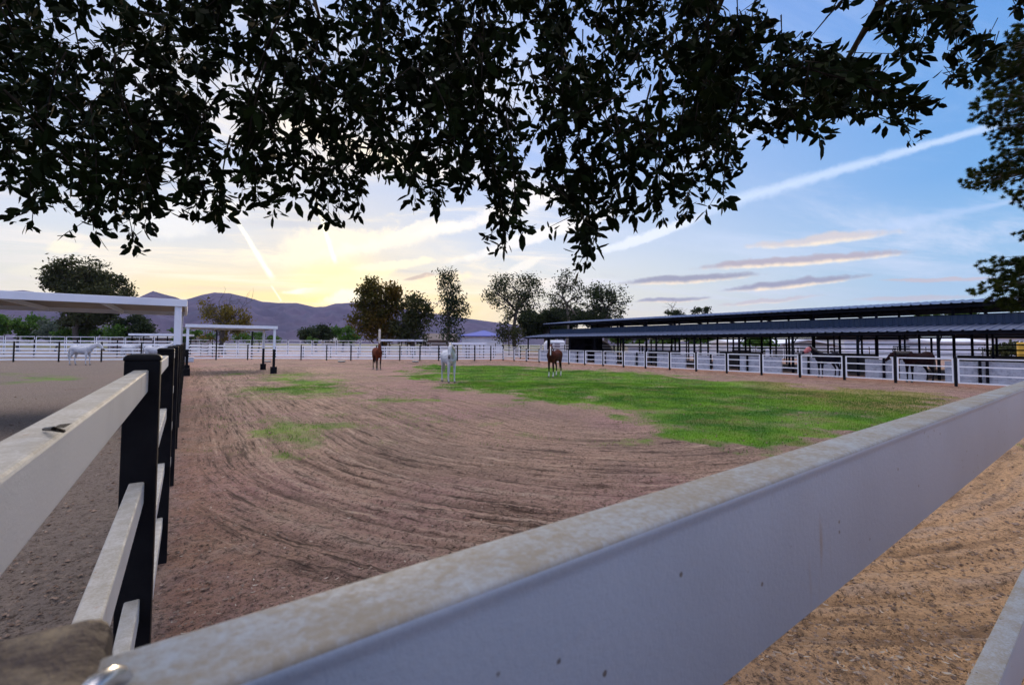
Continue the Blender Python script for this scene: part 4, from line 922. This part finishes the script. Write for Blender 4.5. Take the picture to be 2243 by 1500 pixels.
# ------------------------------------------------------------------ overhanging tree
def canopy():
    r = np.random.default_rng(5)
    tips = [(20, 400), (70, 488), (100, 440), (180, 455), (205, 505), (250, 470), (290, 535), (330, 480), (300, 430), (400, 420), (430, 465), (480, 488), (530, 425), (560, 420), (600, 468), (640, 400), (690, 455), (720, 470), (750, 440), (785, 465), (830, 375), (870, 380), (905, 430), (955, 455), (985, 380), (1012, 415), (1000, 280), (1045, 300), (1062, 400), (1085, 460), (1105, 535), (1130, 495), (1115, 340), (1190, 280), (1205, 440), (1232, 400), (1262, 470), (1285, 575), (1300, 540), (1270, 380), (1335, 470), (1385, 470), (1440, 470), (1475, 410), (1505, 465), (1545, 420), (1585, 435), (1575, 360), (1610, 330), (1640, 270), (1560, 250), (1715, 290), (1760, 270), (1800, 298), (1850, 215), (1875, 255), (1900, 170), (1930, 200), (1985, 250), (2010, 285), (1640, 180), (1700, 190)]
    mass = [(-120, -260), (1620, -260), (1690, 40), (1740, 120), (1850, 160), (1925, 215), (1900, 270), (1830, 320), (1740, 320), (1700, 250), (1650, 215), (1620, 230), (1630, 290), (1575, 330), (1560, 390), (1480, 395), (1340, 430), (1310, 330), (1270, 400), (1215, 380), (1180, 250), (1130, 190), (1090, 330), (1030, 270), (1000, 360), (940, 400), (900, 350), (820, 340), (760, 390), (700, 420), (640, 350), (560, 380), (480, 430), (400, 390), (340, 400), (300, 450), (200, 440), (130, 400), (60, 430), (-120, 380)]
    extra = [(1985, 60, 62, 80), (1950, 30, 50, 40), (2100, 60, 50, 70), (2060, 20, 60, 30), (2110, 150, 32, 40), (2150, 110, 30, 40), (2235, 10, 25, 20), (1845, -5, 12, 20)]
    mass = [(x, y - (95 if y > 200 and x < 1300 else 60) if y > 60 else y) for x, y in mass]
    LV = []; tw = MB(); vfl = 0
    def rosette(p, ax, n, L0):
        """n long leaves whorled round a twig tip"""
        ax = np.array(ax, float); ax /= np.linalg.norm(ax)
        dd = r.normal(size=(n, 3)) * .62 + ax * .75; dd /= np.linalg.norm(dd, axis=1)[:, None]
        L = L0 * r.uniform(.5, 1.3, n)[:, None]; W = L * r.uniform(.15, .21, n)[:, None]; sd2 = np.cross(dd, r.normal(size=(n, 3))); sd2 /= np.linalg.norm(sd2, axis=1)[:, None]; up2 = np.cross(sd2, dd)
        b0 = np.array(p) + dd * L * .08 + r.normal(size=(n, 3)) * .012
        q = [b0, b0 + dd * L * .3 - sd2 * W, b0 + dd * L * .68 - sd2 * W * .95 - up2 * L * .03, b0 + dd * L * .97 - up2 * L * .10, b0 + dd * L * .68 + sd2 * W * .95 - up2 * L * .03, b0 + dd * L * .3 + sd2 * W]
        LV.append(np.stack(q, 1).reshape(-1, 3))
    # hanging sprays at the lower edge
    for (tx, ty) in tips:
        for rep in range(3 if tx < 1200 else 2):
            Y = r.uniform(1.7, 2.9); x0 = tx + r.normal() * 6 * (rep > 0); y0 = ty - rep * r.uniform(20, 60); P0 = D(x0, y0, Y)
            Ls = r.uniform(.3, .55) * Y / 2; drift = Vector((r.normal() * .12, r.normal() * .12, 0)); path = []; lf = 1.0 if tx < 1600 else .32
            for i in range(8):
                f = i / 7; path.append(P0 + Vector((0, 0, Ls * f * lf)) + drift * f * f + (rt * (-.75 * f * Ls) if tx > 1600 else Vector()))
            tw.tube(path, [.0015 + .0025 * i / 7 for i in range(8)], 4)
            for i in range(7):
                ax = (path[i] - path[i + 1]).normalized(); rosette(path[i], ax, (6 if i < 5 else 4) if i else 8, .064)
                if r.random() < .75:
                    sp = path[i] + Vector((r.normal(), r.normal(), -.4)) * .05; tw.tube([path[i + 1], sp], [.002, .0012], 3); rosette(sp, (r.normal(), r.normal(), -.6), 6, .058)
    # the body of the crown in view
    cnt = 0; want = 2750
    while cnt < want:
        x = r.uniform(-120, 1930, 4000); y = r.uniform(-260, 450, 4000); sdv = poly_sd(x, y, mass)
        hol = fbm(x / 70.0, y / 60.0, 3, 17)
        ok = (sdv > 18) & (hol < .60 - .09 * np.clip((y - 120) / 250, 0, 1)) ; ok &= ~((x > 1760) & (y < 60))
        for xx, yy in zip(x[ok], y[ok]):
            Y = r.uniform(1.7, 4.2); p = D(xx, yy, Y); 
            if p.z > 5.2: continue
            rosette(p, (r.normal() * .6, r.normal() * .6, -1), 8, .062 + .008 * (Y - 1.7)); cnt += 1
            if r.random() < .4: tw.tube([p, p + Vector((r.normal() * .07, r.normal() * .07, .11))], [.002, .004], 3)
            if cnt >= want: break
    for (cx, cy, rx, ry) in extra:
        for _ in range(int(rx * ry / 210) + 2):
            u = r.uniform(-1, 1, 2); Y = r.uniform(1.8, 2.6); p = D(cx + u[0] * rx * .8, cy + u[1] * ry * .8, Y); rosette(p, (r.normal() * .6, r.normal() * .6, -1), 7, .066)
            tw.tube([p, p + Vector((r.normal() * .05, r.normal() * .05, .09))], [.0015, .002], 3)
    # the rest of the crown above and behind the viewer
    k = 2200; a_ = r.uniform(0, 6.28, k); q_ = np.sqrt(r.random(k)) * 5.0; X = q_ * np.cos(a_) - 1.0; Yv = q_ * np.sin(a_) - 2.2; Zv = r.uniform(2.9, 5.0, k) - .02 * q_ ** 2
    for i in range(k):
        p = Vector((X[i], Yv[i], Zv[i])); yc_ = p.dot(fh)
        if yc_ > .2:
            yy = CY - F * (p.z - HC) / yc_
            if yy > -420: continue
        dd = r.normal(size=(7, 3)); dd /= np.linalg.norm(dd, axis=1)[:, None]
        rosette(p, (0, 0, -1), 7, .09)
    # limbs
    lm = MB(); root = Vector((-2.4, -3.4, 0)); top = Vector((-1.9, -2.8, 2.3)); limb(lm, root - Vector((0, 0, .1)), top, .34, .26, r, .03, 8, 12)
    for (ex, ey, Yd, r0) in ((300, 60, 3.4, .05), (700, 40, 3.6, .05), (1150, 30, 3.6, .05), (1560, 60, 3.2, .045), (1850, 140, 2.7, .02), (2050, -60, 2.6, .02)):
        e = D(ex, ey, Yd); mid = top.lerp(e, .5) + Vector((0, 0, .9)); pts = []
        for i in range(11):
            f = i / 10; pts.append(top * (1 - f) ** 2 + mid * 2 * f * (1 - f) + e * f * f)
        lm.tube(pts, [.13 * (1 - i / 10) + .012 for i in range(11)], 8)
        for j in range(5):
            s0 = pts[5 + j]; limb(lm, s0, s0 + Vector((r.normal() * .6, r.normal() * .6, r.normal() * .15 - .1)), .015, .004, r, .1, 4, 4)
    o = empty('overhanging_tree', tuple(root)); tag(o, 'overhanging tree whose dark long leaved branches fill the top of the picture', 'tree')
    ofs = -root
    BKD = mat('bark_blackish', (.018, .014, .012), (.03, .025, .02), 3, .9, spec=.05)  # darker bark tone for the canopy limbs and twigs
    for nm, mm, mt in (('trunk', lm, BKD), ('twigs', tw, BKD)):
        q = mm.build(nm, mt, o, smooth=True); q.location = ofs
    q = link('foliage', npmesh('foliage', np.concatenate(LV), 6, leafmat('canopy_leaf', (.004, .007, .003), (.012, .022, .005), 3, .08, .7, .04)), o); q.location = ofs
canopy()

# ------------------------------------------------------------------ horses
def coat(name, c1, c2, legs=None, legz=.5, sock=None, sockz=0.0, muzzle=None):
    m, nt, b = new_mat(name); t_ = nt.nodes.new('ShaderNodeTexCoord'); v = t_.outputs['Object']
    c = mixc(nt, c1, c2, noise(nt, v, 3.5, 5, .6).sm(.35, .65)); z = dot(nt, v, (0, 0, 1)); n_ = (noise(nt, v, 6, 3) - .5) * .15
    if legs: c = mixc(nt, c, legs, (z + n_).sm(legz + .12, legz - .12))
    if sock: c = mixc(nt, c, sock, (z + n_).sm(sockz + .02, sockz - .02))
    nt.links.new(c, b.inputs['Base Color']); b.inputs['Roughness'].default_value = .75; b.inputs['Specular IOR Level'].default_value = .06; return m
def horse(label, pos, heading, coatm, manem, hoofm, neck=.0, head_yaw=0.0, headang=-38, stance=(0, 0, 0, 0), scale=1.0, mask=None, blaze=None, graze=0.0, muz=None):
    """heading in degrees: 0 faces the picture's right, 90 away, -90 towards the viewer"""
    fd = rt * math.cos(R_(heading)) + fh * math.sin(R_(heading)); o = empty('horse', (pos.x, pos.y, 0), math.atan2(fd.y, fd.x)); o.scale = (scale,) * 3; tag(o, label, 'horse')
    m = MB(); K = 14
    def ring(c, ax, ry, rz):
        ax = Vector(ax).normalized(); side_ = Vector((0, 0, 1)).cross(ax)
        side_ = side_.normalized() if side_.length > .05 else Vector((0, 1, 0)); u_ = ax.cross(side_).normalized()
        return [Vector(c) + side_ * (ry * math.cos(2 * math.pi * k / K)) + u_ * (rz * math.sin(2 * math.pi * k / K)) for k in range(K)]
    body = [(-.80, 1.16, .08, .10), (-.76, 1.17, .17, .20), (-.64, 1.18, .25, .28), (-.48, 1.175, .275, .305), (-.30, 1.13, .265, .29), (-.10, 1.09, .275, .30), (.12, 1.07, .28, .315), (.32, 1.10, .26, .335), (.47, 1.14, .225, .31), (.60, 1.15, .19, .25), (.68, 1.14, .12, .16)]
    m.rings([ring((x, 0, z), (1, 0, 0), ry, rz) for x, z, ry, rz in body])
    nb_ = Vector((.46, 0, 1.22)); a0 = R_(48 + neck); ln = .78
    Ny = Matrix.Rotation(R_(head_yaw), 4, 'Z')
    def NP(s, off=0): 
        a_ = a0 + R_(8) * (s - .3); v = Vector((math.cos(a_) * s * ln, 0, math.sin(a_) * s * ln + .03 * math.sin(s * 3.1))); kk = min(1, s * 1.2); return nb_ + Matrix.Rotation(R_(head_yaw) * kk, 4, 'Z') @ v
    sec_ = [(-.12, .17, .29), (.1, .135, .25), (.3, .105, .205), (.55, .085, .165), (.8, .075, .135), (1.0, .07, .115)]
    m.rings([ring(NP(s), NP(s + .05) - NP(s - .05), ry, rz) for s, ry, rz in sec_])
    poll = NP(1.0); ha = R_(headang); hd = Ny @ Vector((math.cos(ha), 0, math.sin(ha)))
    HS = [(-.06, .05, .07), (.02, .085, .115), (.12, .098, .135), (.24, .085, .118), (.36, .062, .085), (.46, .052, .066), (.53, .055, .062), (.58, .038, .045)]
    m.rings([ring(poll + hd * s + Vector((0, 0, -.02)), hd, ry, rz) for s, ry, rz in HS])
    legs_ = []
    for i, (fx, sy) in enumerate(((.43, 1), (.43, -1), (-.58, 1), (-.58, -1))):
        st = stance[i]
        if fx > 0: P5 = [((.40, .11 * sy, 1.08), .115, .15), ((.42, .125 * sy, .88), .075, .105), ((.43 + st * .3, .125 * sy, .66), .055, .068), ((.43 + st * .6, .125 * sy, .46), .046, .052), ((.425 + st * .75, .125 * sy, .38), .032, .036), ((.42 + st * .9, .125 * sy, .18), .029, .033), ((.43 + st, .125 * sy, .12), .037, .041), ((.455 + st, .125 * sy, .065), .034, .04)]
        else: P5 = [((-.56, .12 * sy, 1.15), .12, .22), ((-.50, .145 * sy, .93), .10, .165), ((-.52 + st * .3, .14 * sy, .76), .068, .10), ((-.64 + st * .6, .135 * sy, .56), .042, .058), ((-.665 + st * .7, .135 * sy, .49), .036, .05), ((-.655 + st * .8, .135 * sy, .30), .029, .035), ((-.64 + st, .135 * sy, .13), .036, .042), ((-.61 + st, .135 * sy, .065), .034, .04)]
        rg = []
        for (c, ry, rx) in P5: rg.append([Vector(c) + Vector((rx * math.cos(2 * math.pi * k / 10), ry * math.sin(2 * math.pi * k / 10), 0)) for k in range(10)])
        m.rings(rg); legs_.append(P5[-1][0])
    for sy in (-1, 1):       # ears belong to the body surface
        e0 = poll + Ny @ Vector((.0, .045 * sy, .07)); m.tube([e0, e0 + Ny @ Vector((.005, .01 * sy, .06)), e0 + Ny @ Vector((.02, .012 * sy, .13))], [.026, .028, .008], 7)
    bo = m.build('body', coatm, o); md = bo.modifiers.new('r', 'REMESH'); md.mode = 'VOXEL'; md.voxel_size = .016; md.use_smooth_shade = True
    ms = bo.modifiers.new('s', 'SMOOTH'); ms.factor = .6; ms.iterations = 5
    for c in legs_:
        MB().tube([(c[0] - .005, c[1], .075), (c[0] + .02, c[1], 0.0)], [.042, .055], 10).build('hoof', hoofm, o, smooth=True)
    # mane
    mm = MB(); r = random.Random(int(pos.x * 97) + 3)
    for i in range(26):
        s = .02 + .96 * i / 25; p = NP(s); q = (NP(s + .03) - NP(s - .03)).normalized(); upv = (Vector((0, 0, 1)) - q * q.z).normalized(); rz = np.interp(s, [x[0] for x in sec_], [x[2] for x in sec_]); sd3 = Ny @ Vector((0, 1, 0))
        a1 = p + upv * (rz * .9); ends = a1 + sd3 * (.10 + r.uniform(0, .03)) + Vector((0, 0, -.14 - r.uniform(0, .08)))
        mm.tube([a1 - upv * .03, a1 + upv * .02 + sd3 * .02, a1 + sd3 * .075 - Vector((0, 0, .04)), ends], [.02, .024, .02, .006], 5)
    for i in range(5):
        mm.tube([poll + Vector((0, 0, .09)), poll + hd * .06 + Ny @ Vector((.04, (i - 2) * .014, .06)), poll + hd * .2 + Ny @ Vector((.05, (i - 2) * .018, .04))], [.016, .016, .004], 5)
    mm.build('mane', manem, o, smooth=True)
    tm = MB()
    for i in range(14):
        a_ = r.uniform(-1, 1); b_ = r.uniform(-1, 1)
        tm.tube([(-.76, a_ * .015, 1.30), (-.86, a_ * .03, 1.22), (-.90 + b_ * .02, a_ * .05, .95), (-.90 + b_ * .05, a_ * .07, .65), (-.87 + b_ * .07, a_ * .05, .36 + r.uniform(0, .15))], [.02, .026, .024, .02, .005], 5)
    tm.build('tail', manem, o, smooth=True)
    for sy in (-1, 1):
        e = poll + hd * .13 + Ny @ Vector((.0, .087 * sy, .035)) + Vector((0, 0, .02)); s_ = []
        for i in range(5): ph = math.pi * i / 4; s_.append([e + Vector((.02 * math.sin(ph) * math.cos(q), .02 * math.cos(ph), .02 * math.sin(ph) * math.sin(q))) for q in np.linspace(0, 6.28, 9)[:-1]])
        MB().rings(s_).build('eye', M_BLACK, o, smooth=True)
    tip = poll + hd * .56 + Vector((0, 0, -.02))
    if muz: 
        mz = MB().rings([ring(poll + hd * s + Vector((0, 0, -.022)), hd, ry, rz) for s, ry, rz in ((.44, .056, .072), (.50, .062, .072), (.56, .052, .062), (.605, .03, .035))]).build('muzzle', muz, o, smooth=True)
    if blaze:
        upn = (Ny @ Vector((-math.sin(ha), 0, math.cos(ha)))); sd3 = Ny @ Vector((0, 1, 0)); pts = []
        R4 = []
        for s, rz in ((.04, .118), (.14, .134), (.24, .117), (.36, .086), (.46, .068), (.52, .064)): c0 = poll + hd * s + Vector((0, 0, -.02)) + upn * (rz - .006); R4.append([c0 + sd3 * .026, c0 + upn * .010, c0 - sd3 * .026, c0 - upn * .02])
        MB().rings(R4).build('blaze', blaze, o, smooth=True)
    if mask:
        R4 = [ring(poll + hd * s + Vector((0, 0, -.02)), hd, ry * 1.08 + .008, rz * 1.08 + .008) for s, ry, rz in HS[1:6]]; MB().rings(R4).build('fly_mask', mask, o, smooth=True)
    return o
C_W = coat('coat_white', (.54, .55, .58), (.36, .38, .43), legs=(.42, .42, .45), legz=.25); C_B = coat('coat_bay', (.13, .032, .014), (.07, .018, .009), legs=(.012, .010, .010), legz=.62)
C_BS = coat('coat_bay_socks', (.075, .022, .013), (.04, .012, .009), legs=(.012, .010, .010), legz=.72, sock=(.6, .58, .52), sockz=.26); C_D = coat('coat_black', (.005, .005, .009), (.010, .010, .018)); C_DB = coat('coat_dark_bay', (.018, .007, .007), (.009, .005, .007), legs=(.01, .01, .012), legz=.7)
MN_W = mat('mane_cream', (.60, .55, .42), (.45, .40, .30), 9, .7); MN_P = mat('mane_pale', (.60, .62, .66), (.5, .52, .56), 9, .7); MN_B = mat('mane_black', (.012, .010, .010), (.03, .02, .015), 9, .6); MN_R = mat('mane_russet', (.20, .07, .03), (.12, .04, .02), 9, .6)
HF = mat('hoof', (.10, .09, .08), (.2, .18, .15), 8, .6); HFL = mat('hoof_pale', (.35, .32, .27), (.2, .18, .15), 8, .6); MZ = mat('muzzle_dark', (.05, .045, .055), (.10, .09, .10), 8, .6); BLZ = mat('blaze_white', (.68, .66, .62))
horse('grey white horse standing side on in the left paddock beyond the fence', D(178, 799, 35.5).xy.to_3d(), 3, C_W, MN_P, HF, neck=-30, headang=-48, stance=(.05, -.04, .10, -.06), scale=1.06, muz=MZ)
horse('white horse partly hidden behind the far rails at left', base(285, 46.5), -6, C_W, MN_P, HF, neck=-34, headang=-50, scale=1.04)
horse('white horse with raised neck just left of the stacked black posts', base(343, 36), 12, C_W, MN_P, HF, neck=-24, headang=-30, scale=1.04)
horse('chestnut bay horse facing the viewer at the left edge of the grass', base(827, 31.5), -62, C_B, MN_B, HF, neck=-20, head_yaw=-10, headang=-56, scale=1.03)
horse('white horse standing on the green grass looking at the viewer', base(984, 21.6), -66, C_W, MN_W, HF, neck=-20, head_yaw=-24, headang=-60, scale=1.03, stance=(.04, -.03, .05, -.05), muz=MZ)
horse('bay horse with white blaze and white socks before the panel fence', base(1214, 25.8), -118, C_BS, MN_R, HFL, neck=-22, head_yaw=22, headang=-58, scale=1.03, blaze=BLZ)
horse('black horse wearing a red fly mask behind the right fence panels', N1(1812, 800, 30.3).xy.to_3d(), 188, C_D, MN_B, HF, neck=-18, headang=-30, scale=1.0, mask=mat('red_mesh', (.30, .025, .04), (.45, .2, .2), 30, .8))
horse('dark bay horse with lowered head behind the rightmost fence panels', N1(2010, 800, 30.2).xy.to_3d(), 186, C_DB, MN_B, HF, neck=-42, headang=-35, scale=1.06)

# ------------------------------------------------------------------ haze
hz_ = MB().box(-5800, 5800, -5800, 5800, -12, 560).build('haze', None); tag(hz_, kind='stuff', label='thin blue evening haze lying over the valley', cat='haze')
hm = bpy.data.materials.new('haze_air'); hm.use_nodes = True; nt = hm.node_tree; nt.nodes.remove(nt.nodes['Principled BSDF']); pvn = nt.nodes.new('ShaderNodeVolumePrincipled')
pvn.inputs['Color'].default_value = (.50, .52, .98, 1); pvn.inputs['Density'].default_value = .00006; pvn.inputs['Anisotropy'].default_value = 0.0
nt.links.new(pvn.outputs[0], nt.nodes['Material Output'].inputs['Volume']); hz_.data.materials.append(hm)

# things of one kind that the photo shows several of
GRP = {'horse': 'horses standing about the yards', 'feed_tub': 'feed tubs along the far fence', 'shade_shelter': 'flat roofed shade shelters', 'pole': 'tall poles beyond the far fence',
       'round_bush': 'bushes beyond the far fences', 'weeping_gum': 'gum trees right of the sunset', 'spreading_tree': 'open crowned trees left of the barn', 'garden_tree': 'garden trees behind the barn',
       'small_tree': 'small tree tops above the barn roof', 'rail_fence': 'white rail fences with black posts', 'panel_fence': 'white framed panel fences', 'house': 'houses beyond the yards', 'outbuilding': 'outbuildings behind the barn'}
for ob in list(bpy.data.objects):
    if ob.parent is None and 'label' in ob and 'kind' not in ob:
        kd = ob.name.split('.')[0]
        if kd in GRP: ob['group'] = GRP[kd]
